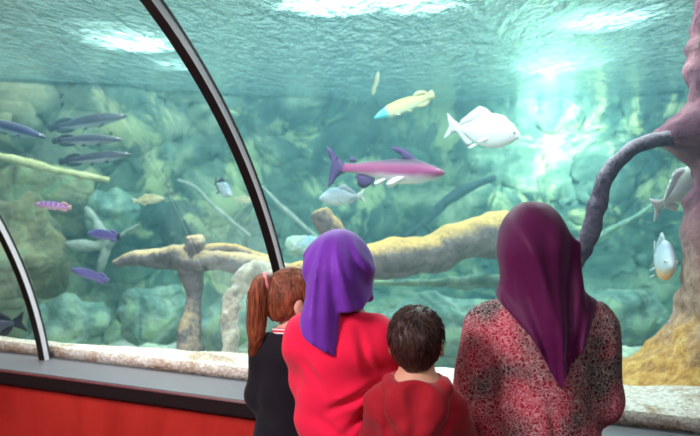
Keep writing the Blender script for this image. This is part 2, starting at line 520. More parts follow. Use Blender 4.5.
# gravel bed: level with the sill by the glass, falling away to the deep floor
V, Fc = [], []
NS, NU = 150, 90
for i in range(NS + 1):
    s = -5.2 + 9.6 * i / NS
    for k in range(NU + 1):
        w = (k / NU) ** 1.5 * 7.2
        edge = float(np.interp(s, [-3.2, -2.4, -1.0, .2, 1.2], [.06, .09, .25, .36, .52])) + .05 * mnoise.noise(Vector((s * 1.3, 0, 4))) + .05 * mnoise.noise(Vector((s * 4., 0, 1)))
        f = min(1, max(0, (w - edge) / .55)); f = f * f * (3 - 2 * f)
        z = ZS - .012 - .66 * f
        p = T(s, -.042 - w, z)
        g = mnoise.fractal(Vector((p.x * 3, p.y * 3, 0)), 1, 2, 4)
        V.append(p + Vector((0, 0, g * (.018 if w < .7 else .06) * min(1, w * 8))))
W = NU + 1
for i in range(NS):
    for k in range(NU):
        Fc.append((i * W + k, (i + 1) * W + k, (i + 1) * W + k + 1, i * W + k + 1))
sand = fix_normals(link_mesh('sand', V, Fc, M['sand']))
tag(sand, 'pale speckled gravel bed along the foot of the glass', 'gravel', kind='stuff')
sol = sand.modifiers.new('thick', 'SOLIDIFY'); sol.thickness = .06; sol.offset = -1

# the water itself
outer = arc(RGO + .002, t_at(RGO, ZS - .02), T_END, 64)
u_end, z_end = outer[-1]
prof = [(-6.6, -.6), (-6.6, SURF), (u_end, SURF)] + outer[::-1] + [(outer[0][0], -.6)]
o = prism_s('water', prof, -5.0, 4.2, M['water'])
tag(o, 'hazy teal water filling the aquarium tank up to its rippled surface', 'water', kind='stuff')

# ------------------------------------------------------------------ rock column, right
V, Fc = [], []
cx, cy = 1.95, 3.03
NZc, NA = 90, 72
for k in range(NZc + 1):
    z = .45 + (2.5 - .45) * k / NZc
    for a in range(NA):
        th = 2 * PI * a / NA
        dx, dy = math.cos(th), math.sin(th)
        r = .39
        r += .15 * math.exp(-((z - 1.79) / .10) ** 2) * max(0, -dx) ** 2            # the boss the branch grows from
        r -= .07 * math.exp(-((z - 1.62) / .13) ** 2) * max(0, -dx) ** 2
        r -= .015 * math.exp(-((z - 2.15) / .25) ** 2) * -dx
        f = max(0, (1.02 - z) / .40)
        r += .36 * min(f, 1.3) ** 2 * (.75 + .35 * max(0, -dx))
        p = Vector((cx + dx * r, cy + dy * r, z))
        g = mnoise.fractal(p * 3.2, 1, 2, 5); rd = 1 - abs(mnoise.noise(p * 6 + Vector((4, 4, 4))))
        rr = r * (1 + .10 * g) + rd * .035 + .02 * mnoise.noise(p * 17)
        x, y = cx + dx * rr, cy + dy * rr
        uu = N2.x * x + N2.y * y + UC
        if uu > -.17:
            x -= N2.x * (uu + .17); y -= N2.y * (uu + .17)
        V.append(Vector((x, y, z)))
for k in range(NZc):
    for a in range(NA):
        a2 = (a + 1) % NA
        Fc.append((k * NA + a, k * NA + a2, (k + 1) * NA + a2, (k + 1) * NA + a))
Fc.append(tuple(range(NA))); Fc.append(tuple(NZc * NA + a for a in range(NA)))
o = fix_normals(link_mesh('rock_formation', V, Fc, M['column']))
tag(o, 'tall purple and orange crusted rock pillar beside the right end of the tank', 'rock')

# ------------------------------------------------------------------ driftwood and branches
o = tube('driftwood_branch', px_path([(716, 130, 3.05, 8.5), (684, 136, 3.0, 8), (655, 141, 2.95, 7.5), (627, 152, 2.9, 7.5), (607, 174, 2.87, 8), (597, 205, 2.87, 9), (588, 240, 2.88, 9), (573, 266, 2.9, 8.5), (556, 295, 2.95, 10), (535, 335, 3.05, 11), (520, 372, 3.15, 12)]),
         M['purple_wood'], n=10, rough=.16, freq=9, seed=2)
tag(o, 'curved dark purple branch arching from the rock pillar down behind the maroon hijab', 'branch')

root = empty('driftwood_log', P(420, 255, 4.1))
tag(root, 'thick horizontal driftwood log with yellow-brown top behind the purple hijab', 'log')
inv = Matrix.Translation(root.location).inverted()


def local(pts, e):
    return [(x - e.location.x, y - e.location.y, z - e.location.z, r) for x, y, z, r in pts]


def sub_tube(name, pp, mat, e, **kw):
    return tube(name, local(px_path(pp), e), mat, e, **kw)


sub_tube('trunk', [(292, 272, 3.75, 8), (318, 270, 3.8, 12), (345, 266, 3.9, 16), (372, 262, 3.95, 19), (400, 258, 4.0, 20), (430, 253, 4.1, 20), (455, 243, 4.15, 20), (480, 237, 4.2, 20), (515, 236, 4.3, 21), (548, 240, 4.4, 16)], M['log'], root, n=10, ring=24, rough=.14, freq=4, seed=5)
sub_tube('branch_stub', [(352, 262, 3.95, 14), (338, 240, 3.93, 12), (322, 217, 3.9, 11.5), (319, 212, 3.9, 10)], M['log'], root, n=8, rough=.10, freq=8, seed=8, cap_flat=True)
sub_tube('lower_limb', [(365, 283, 4.3, 3), (400, 283, 4.35, 3), (440, 283, 4.4, 5), (480, 282, 4.5, 7), (520, 280, 4.6, 7)], M['boulder'], root, n=8, rough=.2, freq=7, seed=9)

root = empty('driftwood_root', P(200, 255, 3.9))
tag(root, 'forked driftwood root standing on the gravel left of the ponytailed child', 'driftwood')
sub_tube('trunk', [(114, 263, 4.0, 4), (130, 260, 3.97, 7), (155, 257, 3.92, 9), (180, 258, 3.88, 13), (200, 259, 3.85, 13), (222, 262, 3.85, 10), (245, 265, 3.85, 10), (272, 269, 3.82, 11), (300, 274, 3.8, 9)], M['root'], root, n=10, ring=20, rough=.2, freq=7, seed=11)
sub_tube('knob', [(193, 260, 3.86, 12), (195, 246, 3.84, 11), (194, 236, 3.83, 9)], M['root'], root, n=8, rough=.25, freq=9, seed=12, cap_flat=True)
sub_tube('root_leg', [(190, 262, 3.9, 12), (194, 285, 3.88, 10), (192, 310, 3.85, 9), (188, 335, 3.8, 11), (187, 362, 3.78, 14)], M['root'], root, n=8, rough=.2, freq=7, seed=13)
sub_tube('root_leg', [(272, 270, 3.75, 9), (254, 272, 3.7, 10), (241, 284, 3.66, 9), (233, 304, 3.62, 8.5), (231, 330, 3.58, 7.5), (227, 366, 3.5, 9)], M['root_pale'], root, n=12, ring=24, rough=.45, freq=11, seed=14)
sub_tube('upper_limb', [(200, 255, 3.85, 8), (225, 248, 3.88, 6), (250, 256, 3.95, 6), (275, 266, 3.95, 8)], M['log'], root, n=8, rough=.2, freq=8, seed=15)

root = empty('branch_tangle', P(104, 242, 5.0))
tag(root, 'pale forked branches crossing behind the purple fish on the left', 'branch')
for pp in ([(66, 243, 5.0, 1.8), (86, 247, 5.0, 6), (104, 245, 5.0, 5), (120, 236, 4.9, 3.5), (138, 225, 4.8, 1.5)],
           [(86, 208, 5.2, 2), (97, 224, 5.1, 5), (106, 242, 5.0, 5), (103, 262, 5.0, 4), (96, 282, 5.1, 2)]):
    sub_tube('limb', pp, M['pale_branch'], root, n=8, ring=12, rough=.4, freq=7, seed=pp[0][0])
o = tube('yellow_branch', px_path([(-40, 148, 5.0, 4), (0, 156, 5.0, 4), (30, 163, 5.0, 4), (60, 171, 4.95, 4), (85, 176, 4.9, 4), (108, 179, 4.85, 4)]), M['yellow_branch'], n=8, ring=12, rough=.25, freq=6, seed=3)
tag(o, 'thin yellowish branch lying along the rocks below the dark long fish', 'branch')
o = tube('thin_branch', px_path([(178, 180, 5.6, 1.4), (196, 188, 5.6, 2.2), (212, 205, 5.6, 2.2), (228, 218, 5.6, 2.2), (250, 236, 5.6, 1.5)]), M['pale_branch'], n=8, ring=10, rough=.2, freq=7, seed=4)
tag(o, 'thin pale branch slanting down below the round grey fish left of the rib', 'branch')
o = tube('thin_branch', px_path([(262, 186, 5.6, 1.3), (280, 205, 5.6, 2.2), (298, 221, 5.6, 2.2), (322, 242, 5.6, 2)]), M['pale_branch'], n=8, ring=10, rough=.2, freq=7, seed=6)
tag(o, 'thin pale branch slanting down just right of the tall black rib', 'branch')
o = tube('dark_branch', px_path([(405, 236, 6.8, 2), (425, 222, 6.8, 4), (445, 203, 6.8, 5), (468, 188, 6.8, 4.5), (495, 178, 6.9, 3)]), M['dark_branch'], n=8, ring=12, rough=.2, freq=4, seed=7)
tag(o, 'dark diagonal branch in the background between log and white fish', 'branch')
o = tube('background_branch', px_path([(662, 196, 5.8, 1.5), (640, 214, 5.8, 2.5), (622, 224, 5.8, 3), (600, 236, 5.8, 3.5), (575, 258, 5.8, 4), (556, 282, 5.8, 4)]), M['boulder'], n=8, ring=12, rough=.2, freq=4, seed=17)
tag(o, 'faint pale branch slanting behind the curved purple branch', 'branch')

# ------------------------------------------------------------------ rocks
rk = [  # px, py, depth, (sx,sy,sz) in photo pixels, material, label
    (640, 378, 3.55, (30, 22, 11), 'pale_rock', 'flat pale green stone beside the right rock pillar base, front one'),
    (628, 358, 3.9, (22, 18, 9), 'pale_rock', 'small pale green stone behind the flat one near the rock pillar'),
    (668, 368, 3.9, (28, 22, 10), 'boulder', 'dark teal stone wedged between pale stones and the rock pillar'),
    (150, 353, 4.2, (20, 16, 8), 'pale_rock', 'pale green stone on the gravel left of the driftwood legs'),
    (205, 358, 4.0, (16, 14, 6), 'pale_rock', 'low pale stone between the two driftwood legs'),
    (256, 352, 3.9, (18, 16, 10), 'pale_rock', 'pale stone right of the pale driftwood leg'),
    (66, 330, 5.0, (40, 36, 30), 'boulder', 'broad green boulder behind the short left rib'),
    (156, 318, 5.2, (36, 34, 32), 'boulder', 'rounded green boulder left of the dark driftwood leg'),
    (240, 330, 5.0, (44, 36, 30), 'boulder', 'green boulder behind the pale driftwood leg'),
    (15, 250, 5.2, (46, 40, 50), 'brown_rock', 'large brown rock behind the short left rib near the edge'),
    (40, 195, 6.3, (60, 40, 42), 'brown_rock', 'brown rock ledge behind the pink banded fish'),
    (112, 212, 6.2, (24, 24, 24), 'boulder', 'grey-green rock behind the crossing pale branches'),
    (300, 246, 4.9, (14, 14, 10), 'pale_rock', 'small pale green rock beside the purple hijab behind the rib'),
    (440, 330, 5.0, (60, 40, 34), 'boulder', 'broad teal boulder between the boy and the maroon hijab'),
    (620, 318, 5.4, (50, 36, 30), 'boulder', 'teal boulder left of the rock pillar in deep water'),
]
for i, (a, b, d, sz, m, lab) in enumerate(rk):
    k = d / F
    o = boulder('boulder' if sz[0] > 22 else 'stone', P(a, b, d), (sz[0] * k, sz[1] * k, sz[2] * k), M[m], seed=i + 1)
    tag(o, lab, 'rock')

# ================================================================== fish


def interp(tab, t):
    for (a, va), (b, vb) in zip(tab, tab[1:]):
        if t <= b:
            f = (t - a) / (b - a) if b > a else 0
            f = f * f * (3 - 2 * f) * .5 + f * .5
            return va + (vb - va) * f
    return tab[-1][1]


def fin(name, outline, thick, mat, parent, loc=(0, 0, 0), rot=(0, 0, 0)):
    """outline in (x,z); a solid blade, thickest in the middle"""
    bm = bmesh.new()
    c = Vector((sum(p[0] for p in outline) / len(outline), sum(p[1] for p in outline) / len(outline)))
    vs = [bm.verts.new((x, 0, z)) for x, z in outline]
    f = bm.faces.new(vs)
    bmesh.ops.triangulate(bm, faces=[f])
    bmesh.ops.subdivide_edges(bm, edges=bm.edges, cuts=2, use_grid_fill=True)
    rim = {v for e in bm.edges if e.is_boundary for v in e.verts}
    top = {}
    for v in list(bm.verts):
        top[v] = None
    faces = list(bm.faces)
    back = {}
    for v in list(top):
        if v in rim:
            back[v] = v
        else:
            back[v] = bm.verts.new((v.co.x, thick / 2, v.co.z)); v.co.y = -thick / 2
    for fa in faces:
        w = [back[v] for v in fa.verts]
        try: bm.faces.new(list(reversed(w)))
        except ValueError: pass
    bmesh.ops.recalc_face_normals(bm, faces=bm.faces)
    me = bpy.data.meshes.new(name); bm.to_mesh(me); bm.free()
    me.polygons.foreach_set('use_smooth', [True] * len(me.polygons))
    o = bpy.data.objects.new(name, me); COL.objects.link(o); me.materials.append(mat); o.parent = parent
    o.location = loc; o.rotation_euler = rot
    return o


def dense(outline, n=4):
    """round an outline a little"""
    q = outline
    out = []
    m = len(q)
    for i in range(m):
        a, b, c, d = (np.array(q[(i + k) % m], float) for k in (-1, 0, 1, 2))
        for k in range(n):
            t = k / n
            s = .5 * (2 * b + (c - a) * t + (2 * a - 5 * b + 4 * c - d) * t * t + (3 * b - a - 3 * c + d) * t ** 3)
            l = b + (c - b) * t
            out.append(tuple(.55 * s + .45 * l))
    return out


SHAPES = {
    'catfish': dict(top=[(0, .006), (.03, .022), (.10, .042), (.2, .070), (.30, .092), (.5, .082), (.7, .060), (.88, .036), (1, .034)],
                    bot=[(0, .008), (.03, .026), (.10, .052), (.25, .085), (.42, .095), (.6, .072), (.8, .040), (.92, .028), (1, .030)],
                    wid=[(0, .02), (.04, .06), (.12, .075), (.3, .075), (.55, .055), (.8, .025), (1, .010)], L=.86,
                    tail=[(.03, .03), (-.04, .06), (-.10, .13), (-.15, .155), (-.125, .085), (-.07, .01), (-.065, -.01), (-.105, -.08), (-.12, -.145), (-.085, -.12), (-.03, -.055), (.03, -.03)],
                    dorsal=[(.76, .075), (.70, .135), (.63, .165), (.53, .168), (.57, .140), (.63, .11), (.64, .075)],
                    anal=[(.42, -.055), (.38, -.115), (.33, -.14), (.28, -.12), (.27, -.08), (.25, -.05), (.32, -.03)],
                    adip=[(.26, .05), (.23, .085), (.20, .082), (.20, .045)],
                    pect=(.66, -.045, .17, .06), pelv=(.50, -.07, .10, .04), eye=(.94, .010, .012)),
    'deep': dict(top=[(0, .01), (.05, .06), (.15, .13), (.3, .205), (.45, .215), (.65, .16), (.82, .075), (.93, .045), (1, .05)],
                 bot=[(0, .01), (.05, .05), (.15, .11), (.3, .17), (.5, .185), (.68, .14), (.84, .065), (.93, .04), (1, .05)],
                 wid=[(0, .01), (.05, .05), (.2, .085), (.4, .09), (.65, .06), (.9, .02), (1, .008)], L=.84,
                 tail=[(.02, .045), (-.06, .085), (-.155, .15), (-.13, .06), (-.105, .0), (-.13, -.06), (-.155, -.15), (-.06, -.085), (.02, -.045)],
                 dorsal=[(.62, .19), (.52, .255), (.42, .275), (.34, .215), (.27, .15), (.20, .085), (.2, .03), (.4, .10), (.6, .14)],
                 anal=[(.40, -.15), (.34, -.20), (.28, -.16), (.21, -.09), (.18, -.05), (.2, -.02), (.34, -.09)],
                 adip=None, pect=(.60, -.06, .14, .06), pelv=(.46, -.16, .11, .05), eye=(.92, .035, .022)),
    'long': dict(top=[(0, .006), (.05, .022), (.14, .045), (.3, .075), (.5, .085), (.7, .075), (.86, .045), (1, .030)],
                 bot=[(0, .006), (.05, .022), (.15, .042), (.35, .068), (.55, .07), (.75, .06), (.9, .036), (1, .026)],
                 wid=[(0, .012), (.06, .03), (.2, .05), (.45, .055), (.75, .035), (1, .008)], L=.88,
                 tail=[(.02, .028), (-.05, .045), (-.11, .052), (-.125, .02), (-.125, -.02), (-.11, -.05), (-.05, -.042), (.02, -.028)],
                 dorsal=[(.32, .07), (.24, .095), (.16, .088), (.10, .06), (.09, .04), (.1, .03), (.28, .05)],
                 anal=[(.34, -.06), (.24, -.09), (.15, -.085), (.10, -.06), (.09, -.04), (.1, -.03), (.3, -.04)],
                 adip=None, pect=(.70, -.04, .10, .035), pelv=(.48, -.06, .07, .03), eye=(.93, .018, .014)),
}


def make_fish(name, label, shape, length, p, yaw, pitch, roll, skin, finm, tailm=None, group=None, bend=.04, deep=1., sidem=None):
    S = SHAPES[shape]
    e = empty(name, p); e.rotation_mode = 'XYZ'
    e.rotation_euler = (roll, -pitch, yaw)
    tag(e, label, 'fish', group)
    k = length
    x0 = .5
    L = S['L']

    def by(x):   # gentle swimming curve of the rear half
        t = max(0, x0 - .35 - x)
        return bend * k * t * t * 2.2
    V, Fc = [], []
    NL, NR = 36, 24
    for i in range(NL + 1):
        t = (i / NL) ** 1.15
        x = x0 - t * L
        a = interp(S['top'], t) * deep; b = interp(S['bot'], t) * deep; w = interp(S['wid'], t)
        for r in range(NR):
            th = 2 * PI * r / NR
            cz, sy = math.sin(th), math.cos(th)
            z = (a if cz > 0 else b) * abs(cz) ** .9 * (1 if cz > 0 else -1)
            V.append((x * k, w * sy * abs(sy) ** .05 * k + by(x), z * k))
    for i in range(NL):
        for r in range(NR):
            r2 = (r + 1) % NR
            Fc.append((i * NR + r, (i + 1) * NR + r, (i + 1) * NR + r2, i * NR + r2))
    Fc.append(tuple(range(NR))); Fc.append(tuple(NL * NR + r for r in reversed(range(NR))))
    fix_normals(link_mesh('body', V, Fc, skin, e))
    xe = x0 - L
    tm = tailm or finm
    fin('tail_fin', [((x) * k, z * k * deep) for x, z in dense(S['tail'])], .012 * k, tm, e, (xe * k, by(xe), 0), (0, 0, -math.atan(bend * 3.)))
    cx = lambda x: (x - .5) * 1.0
    for nm, key in (('dorsal_fin', 'dorsal'), ('anal_fin', 'anal'), ('adipose_fin', 'adip')):
        if S[key]:
            xs = sum(q[0] for q in S[key]) / len(S[key]) - .5
            fin(nm, [(cx(x) * k, z * k * deep) for x, z in dense(S[key])], .014 * k, finm, e, (0, by(xs), 0))
    for nm, key in (('pectoral_fin', 'pect'), ('pelvic_fin', 'pelv')):
        x, z, ln, wd = S[key]
        tt = (x0 - cx(x)) / L
        y = interp(S['wid'], tt) * k * .8
        ol = dense([(0, wd * .3), (-ln * .5, wd * .5), (-ln, wd * .05), (-ln * .8, -wd * .5), (-ln * .2, -wd * .35), (.01, -wd * .1)])
        for sg in (-1, 1):
            fin(nm, [(a * k, b * k) for a, b in ol], .01 * k, Fm[sidem] if sidem else finm, e, (cx(x) * k, sg * y, z * k * deep), (sg * .7, -.45, sg * -.35))
    x, z, r = S['eye']
    tt = (x0 - cx(x)) / L
    y = interp(S['wid'], tt)
    for sg in (-1, 1):
        for nm, m, rr, oy in (('eye', M['f_eye_ring'], r, 0), ('pupil', M['f_eye'], r * .62, r * .55)):
            bm = bmesh.new(); bmesh.ops.create_uvsphere(bm, u_segments=12, v_segments=8, radius=rr * k)
            me = bpy.data.meshes.new(nm); bm.to_mesh(me); bm.free()
            me.polygons.foreach_set('use_smooth', [True] * len(me.polygons)); me.materials.append(m)
            oo = bpy.data.objects.new(nm, me); COL.objects.link(oo)
            if nm == 'eye':
                oo.parent = e; oo.location = (cx(x) * k, sg * (y * .86) * k, z * k * deep); eo = oo
            else:
                oo.parent = eo; oo.location = (0, sg * oy * k, 0)
    return e


K = {}
K['shark'] = fish_skin('catfish_skin', (.05, .018, .06), (.36, .035, .17), (.88, .82, .84))
K['silver'] = fish_skin('silver_skin', (.25, .33, .42), (.48, .55, .62), (.75, .80, .82))
K['white'] = fish_skin('white_skin', (.80, .74, .78), (.90, .84, .88), (.97, .95, .95))
K['greywhite'] = fish_skin('grey_white_skin', (.50, .54, .48), (.72, .76, .74), (.60, .66, .74))
K['bluebelly'] = fish_skin('orange_belly_skin', (.35, .42, .52), (.55, .64, .72), (.95, .50, .18))
K['navy'] = fish_skin('navy_skin', (.012, .012, .07), (.035, .03, .13), (.50, .70, .72))
K['slate'] = fish_skin('slate_skin', (.012, .012, .03), (.05, .045, .085), (.46, .48, .50))
K['purple'] = fish_skin('purple_skin', (.06, .035, .18), (.15, .09, .36), (.30, .24, .48))
K['pinkband'] = fish_skin('pink_banded_skin', (.35, .14, .48), (.72, .26, .62), (.92, .55, .62), bands=(.05, .02, .10))
K['yellow'] = fish_skin('yellow_brown_skin', (.36, .30, .14), (.66, .58, .34), (.85, .80, .55))
K['paleyel'] = fish_skin('pale_yellow_skin', (.62, .52, .20), (.74, .66, .32), (.72, .78, .60), fore=(.12, .62, .66))
K['dark'] = fish_skin('dark_skin', (.025, .03, .06), (.07, .08, .13), (.20, .20, .24))
K['cyan'] = fish_skin('pale_blue_skin', (.30, .50, .60), (.48, .68, .76), (.70, .84, .86))
Fm = {k: fin_skin('fin_' + k, c) for k, c in dict(white=(.88, .86, .88), purple=(.09, .03, .16), grey=(.36, .42, .46), pale=(.72, .78, .76), navy=(.04, .04, .12), pink=(.8, .4, .42), yellow=(.7, .62, .36), dark=(.03, .035, .06), violet=(.2, .14, .36)).items()}


def fish_px(name, label, shape, a, b, d, plen, yaw, pitch, roll, skin, finm, tailm=None, **kw):
    """a, b: middle of the fish in the photograph, plen: its length there if seen side-on"""
    return make_fish(name, label, shape, plen * d / F, P(a, b, d), yaw, pitch, roll, K[skin], Fm[finm], Fm[tailm] if tailm else None, **kw)


R_ = math.radians
fish_px('catfish', 'large pink and purple shark catfish with white belly in mid water', 'catfish', 385, 170, 3.9, 119, R_(-4), R_(-3), R_(-6), 'shark', 'purple', deep=1.18, sidem='white')
fish_px('round_fish', 'silver-grey round fish swimming left just below the pink catfish', 'deep', 342, 197, 4.1, 46, R_(184), R_(-4), 0, 'silver', 'grey', 'pale')
fish_px('round_fish', 'dark-finned grey round fish left of the tall black rib', 'deep', 222, 188, 4.3, 38, R_(-50), R_(-22), 0, 'silver', 'dark', group=None)
fish_px('white_fish', 'big white high-backed fish swimming right above the maroon hijab', 'deep', 482, 131, 3.9, 76, R_(-18), R_(-9), R_(8), 'white', 'white', deep=1.15)
fish_px('grey_fish', 'pale grey fish half hidden behind the right rock pillar', 'deep', 684, 189, 3.6, 92, R_(25), R_(28), R_(10), 'greywhite', 'white')
fish_px('orange_belly_fish', 'blue-grey fish with orange belly facing the glass under the curved branch', 'deep', 661, 260, 3.4, 84, R_(-100), R_(-2), R_(-2), 'bluebelly', 'grey', deep=1.2)
fish_px('long_fish', 'navy long fish with pale snout at the left edge', 'long', 8, 128, 4.2, 82, R_(-6), R_(-14), 0, 'navy', 'navy')
fish_px('long_fish', 'slate long fish, uppermost and faintest of the stacked long fish', 'long', 88, 122, 4.9, 78, R_(10), R_(10), R_(8), 'slate', 'dark', deep=1.1)
fish_px('long_fish', 'slate long fish, middle one of the stacked long fish', 'long', 87, 140, 4.3, 70, R_(4), R_(1), 0, 'slate', 'dark')
fish_px('long_fish', 'slate long fish just above the thin yellowish branch', 'long', 95, 158, 4.3, 72, R_(6), R_(6), 0, 'slate', 'dark')
fish_px('banded_fish', 'small pink fish with dark purple bands near the left edge', 'long', 53, 206, 4.0, 36, R_(186), R_(6), 0, 'pinkband', 'pink', bend=.02, deep=1.5)
fish_px('yellow_fish', 'small yellow-brown fish alone in open water left of the rib', 'deep', 148, 200, 4.3, 32, R_(6), R_(4), 0, 'yellow', 'yellow', deep=.7)
fish_px('yellow_fish', 'small yellow-brown fish half hidden behind the tall black rib', 'deep', 244, 200, 4.6, 22, R_(6), R_(-4), 0, 'yellow', 'yellow', deep=.8)
fish_px('purple_fish', 'violet fish with dark tail in front of the crossing pale branches', 'long', 104, 235, 4.0, 36, R_(172), R_(5), 0, 'purple', 'violet', 'dark', deep=1.9)
fish_px('purple_fish', 'violet fish slanting below the crossing pale branches', 'long', 90, 275, 4.0, 38, R_(190), R_(20), 0, 'purple', 'violet', 'violet', deep=1.7)
fish_px('dark_fish', 'dark grey fish with raised forked tail at the left sill', 'deep', -12, 327, 3.85, 74, R_(190), R_(-8), R_(-6), 'dark', 'dark')
fish_px('pale_fish', 'pale yellow fish with turquoise head diving above the pink catfish', 'long', 404, 106, 4.2, 66, R_(192), R_(-22), 0, 'paleyel', 'yellow', deep=1.4)
fish_px('small_pale_fish', 'small blurry yellow fish upright near the water surface', 'long', 376, 83, 5.2, 26, R_(60), R_(65), 0, 'yellow', 'yellow', deep=1.6)
fish_px('blue_fish', 'pale blue fish by the left edge of the purple hijab', 'deep', 306, 243, 4.5, 30, R_(30), R_(10), 0, 'cyan', 'pale')

# ================================================================== people (implicit surfaces -> one continuous mesh each)
def rotm(yaw=0, pitch=0, roll=0):
    return np.array((Matrix.Rotation(yaw, 3, 'Z') @ Matrix.Rotation(pitch, 3, 'X') @ Matrix.Rotation(roll, 3, 'Y')))


class Field:
    def __init__(s, lo, hi, v):
        s.lo = np.array(lo, float); s.v = v
        s.n = np.ceil((np.array(hi) - s.lo) / v).astype(int) + 1
        s.f = np.full(s.n, .5)

    def copy(s):
        g = Field.__new__(Field); g.lo, g.v, g.n, g.f = s.lo, s.v, s.n, s.f.copy(); return g

    def block(s, lo, hi):
        a = np.clip(np.floor((np.array(lo) - s.lo) / s.v).astype(int), 0, s.n); b = np.clip(np.ceil((np.array(hi) - s.lo) / s.v).astype(int) + 1, 0, s.n)
        sl = tuple(slice(i, j) for i, j in zip(a, b))
        ax = [s.lo[i] + s.v * np.arange(a[i], b[i]) for i in range(3)]
        return sl, np.stack(np.meshgrid(*ax, indexing='ij'), -1)

    def pts(s):
        return s.block(s.lo, s.lo + s.v * s.n)[1]

    def put(s, fn, lo, hi, k, mode='add'):
        m = k + .07
        sl, p = s.block(np.array(lo) - m, np.array(hi) + m)
        if 0 in p.shape[:3]: return
        d = fn(p); a = s.f[sl]
        if mode == 'add':
            if k > 0:
                h = np.clip(.5 + .5 * (a - d) / k, 0, 1); s.f[sl] = a * (1 - h) + d * h - k * h * (1 - h)
            else: s.f[sl] = np.minimum(a, d)
        else:       # subtract
            d = -d
            if k > 0:
                h = np.clip(.5 - .5 * (a - d) / k, 0, 1); s.f[sl] = a * (1 - h) + d * h + k * h * (1 - h)
            else: s.f[sl] = np.maximum(a, d)

    def cone(s, a, b, ra, rb, k=.02, mode='add', fr=None, sq=(1, 1, 1)):
        a, b = np.array(a, float), np.array(b, float)
        if fr is not None: a, b = fr[1] + fr[0] @ a, fr[1] + fr[0] @ b
        ba = b - a; bb = ba @ ba + 1e-12; r = max(ra, rb)

        def fn(p):
            q = p - a; t = np.clip((q @ ba) / bb, 0, 1)
            return np.linalg.norm(q - t[..., None] * ba, axis=-1) - (ra + (rb - ra) * t)
        s.put(fn, np.minimum(a, b) - r, np.maximum(a, b) + r, k, mode)

    def ell(s, c, r, k=.02, mode='add', fr=None):
        r = np.array(r, float); c = np.array(c, float)
        Rm = np.eye(3) if fr is None else fr[0]
        cw = c if fr is None else fr[1] + fr[0] @ c

        def fn(p):
            q = (p - cw) @ Rm
            k0 = np.linalg.norm(q / r, axis=-1); k1 = np.linalg.norm(q / (r * r), axis=-1)
            return np.where(k1 > 1e-9, k0 * (k0 - 1) / np.maximum(k1, 1e-9), -r.min())
        m = r.max() if fr is not None else r
        s.put(fn, cw - m, cw + m, k, mode)

    def mesh(s, name, mat, parent=None, relax=2):
        f = s.f
        f[0], f[-1], f[:, 0], f[:, -1], f[:, :, 0], f[:, :, -1] = .5, .5, .5, .5, .5, .5
        ins = f < 0
        n = np.array(f.shape)
        cor = [(i, j, k) for i in (0, 1) for j in (0, 1) for k in (0, 1)]
        cut = lambda A, c: A[c[0]:n[0] - 1 + c[0], c[1]:n[1] - 1 + c[1], c[2]:n[2] - 1 + c[2]]
        cnt = sum(cut(ins, c).astype(np.int8) for c in cor)
        mask = (cnt > 0) & (cnt < 8)
        idx = np.full(mask.shape, -1); ii = np.argwhere(mask); idx[mask] = np.arange(len(ii))
        acc = np.zeros((len(ii), 3)); w = np.zeros(len(ii))
        for a in range(8):
            for b in range(a + 1, 8):
                ca, cb = np.array(cor[a]), np.array(cor[b])
                if abs(ca - cb).sum() != 1: continue
                fa = f[tuple((ii + ca).T)]; fb = f[tuple((ii + cb).T)]
                x = (fa < 0) != (fb < 0)
                t = np.where(x, fa / np.where(fa == fb, 1, fa - fb), 0)
                acc += np.where(x[:, None], ca + t[:, None] * (cb - ca), 0); w += x
        V = s.lo + s.v * (ii + acc / w[:, None])
        quads = []
        for ax in range(3):
            o1, o2 = [a for a in range(3) if a != ax]
            A = [slice(1, -1)] * 3; A[ax] = slice(0, -1); B = [slice(1, -1)] * 3; B[ax] = slice(1, None)
            x = ins[tuple(A)] != ins[tuple(B)]
            pos = np.argwhere(x); base = pos.copy(); base[:, o1] += 1; base[:, o2] += 1
            e1 = np.zeros(3, int); e1[o1] = 1; e2 = np.zeros(3, int); e2[o2] = 1
            q = np.stack([idx[tuple((base - d).T)] for d in (e1 + e2, e2, 0 * e1, e1)], 1)
            fl = ins[tuple(base.T)]
            if ax == 1: fl = ~fl
            q[~fl] = q[~fl][:, ::-1]
            quads.append(q)
        Q = np.concatenate(quads)
        Q = Q[:, ::-1]
        # relax a little along the surface net
        for _ in range(relax):
            sm = np.zeros_like(V); c = np.zeros(len(V))
            for a, b in ((0, 1), (1, 2), (2, 3), (3, 0)):
                np.add.at(sm, Q[:, a], V[Q[:, b]]); np.add.at(c, Q[:, a], 1)
                np.add.at(sm, Q[:, b], V[Q[:, a]]); np.add.at(c, Q[:, b], 1)
            V = V * .4 + .6 * sm / np.maximum(c, 1)[:, None]
        return fix_normals(link_mesh(name, V.tolist(), Q.tolist(), mat, parent))


_rng = np.random.default_rng(3)


def waves(p, scale, n=10, aniso=(1, 1, 1), seed=0):
    g = np.random.default_rng(seed); out = 0
    for i in range(n):
        k = g.normal(0, 1, 3) * np.array(aniso) * scale; out = out + np.sin(p @ k + g.uniform(0, 6.28))
    return out / math.sqrt(n)


def ball(name, r, loc, mat, parent, fr, sc=(1, 1, 1)):
    bm = bmesh.new(); bmesh.ops.create_uvsphere(bm, u_segments=16, v_segments=10, radius=r)
    w = fr[1] + fr[0] @ np.array(loc)
    for v in bm.verts:
        q = fr[0] @ np.array((v.co.x * sc[0], v.co.y * sc[1], v.co.z * sc[2]))
        v.co = Vector(w + q)
    me = bpy.data.meshes.new(name); bm.to_mesh(me); bm.free()
    me.polygons.foreach_set('use_smooth', [True] * len(me.polygons)); me.materials.append(mat)
    o = bpy.data.objects.new(name, me); COL.objects.link(o); o.parent = parent
    return o


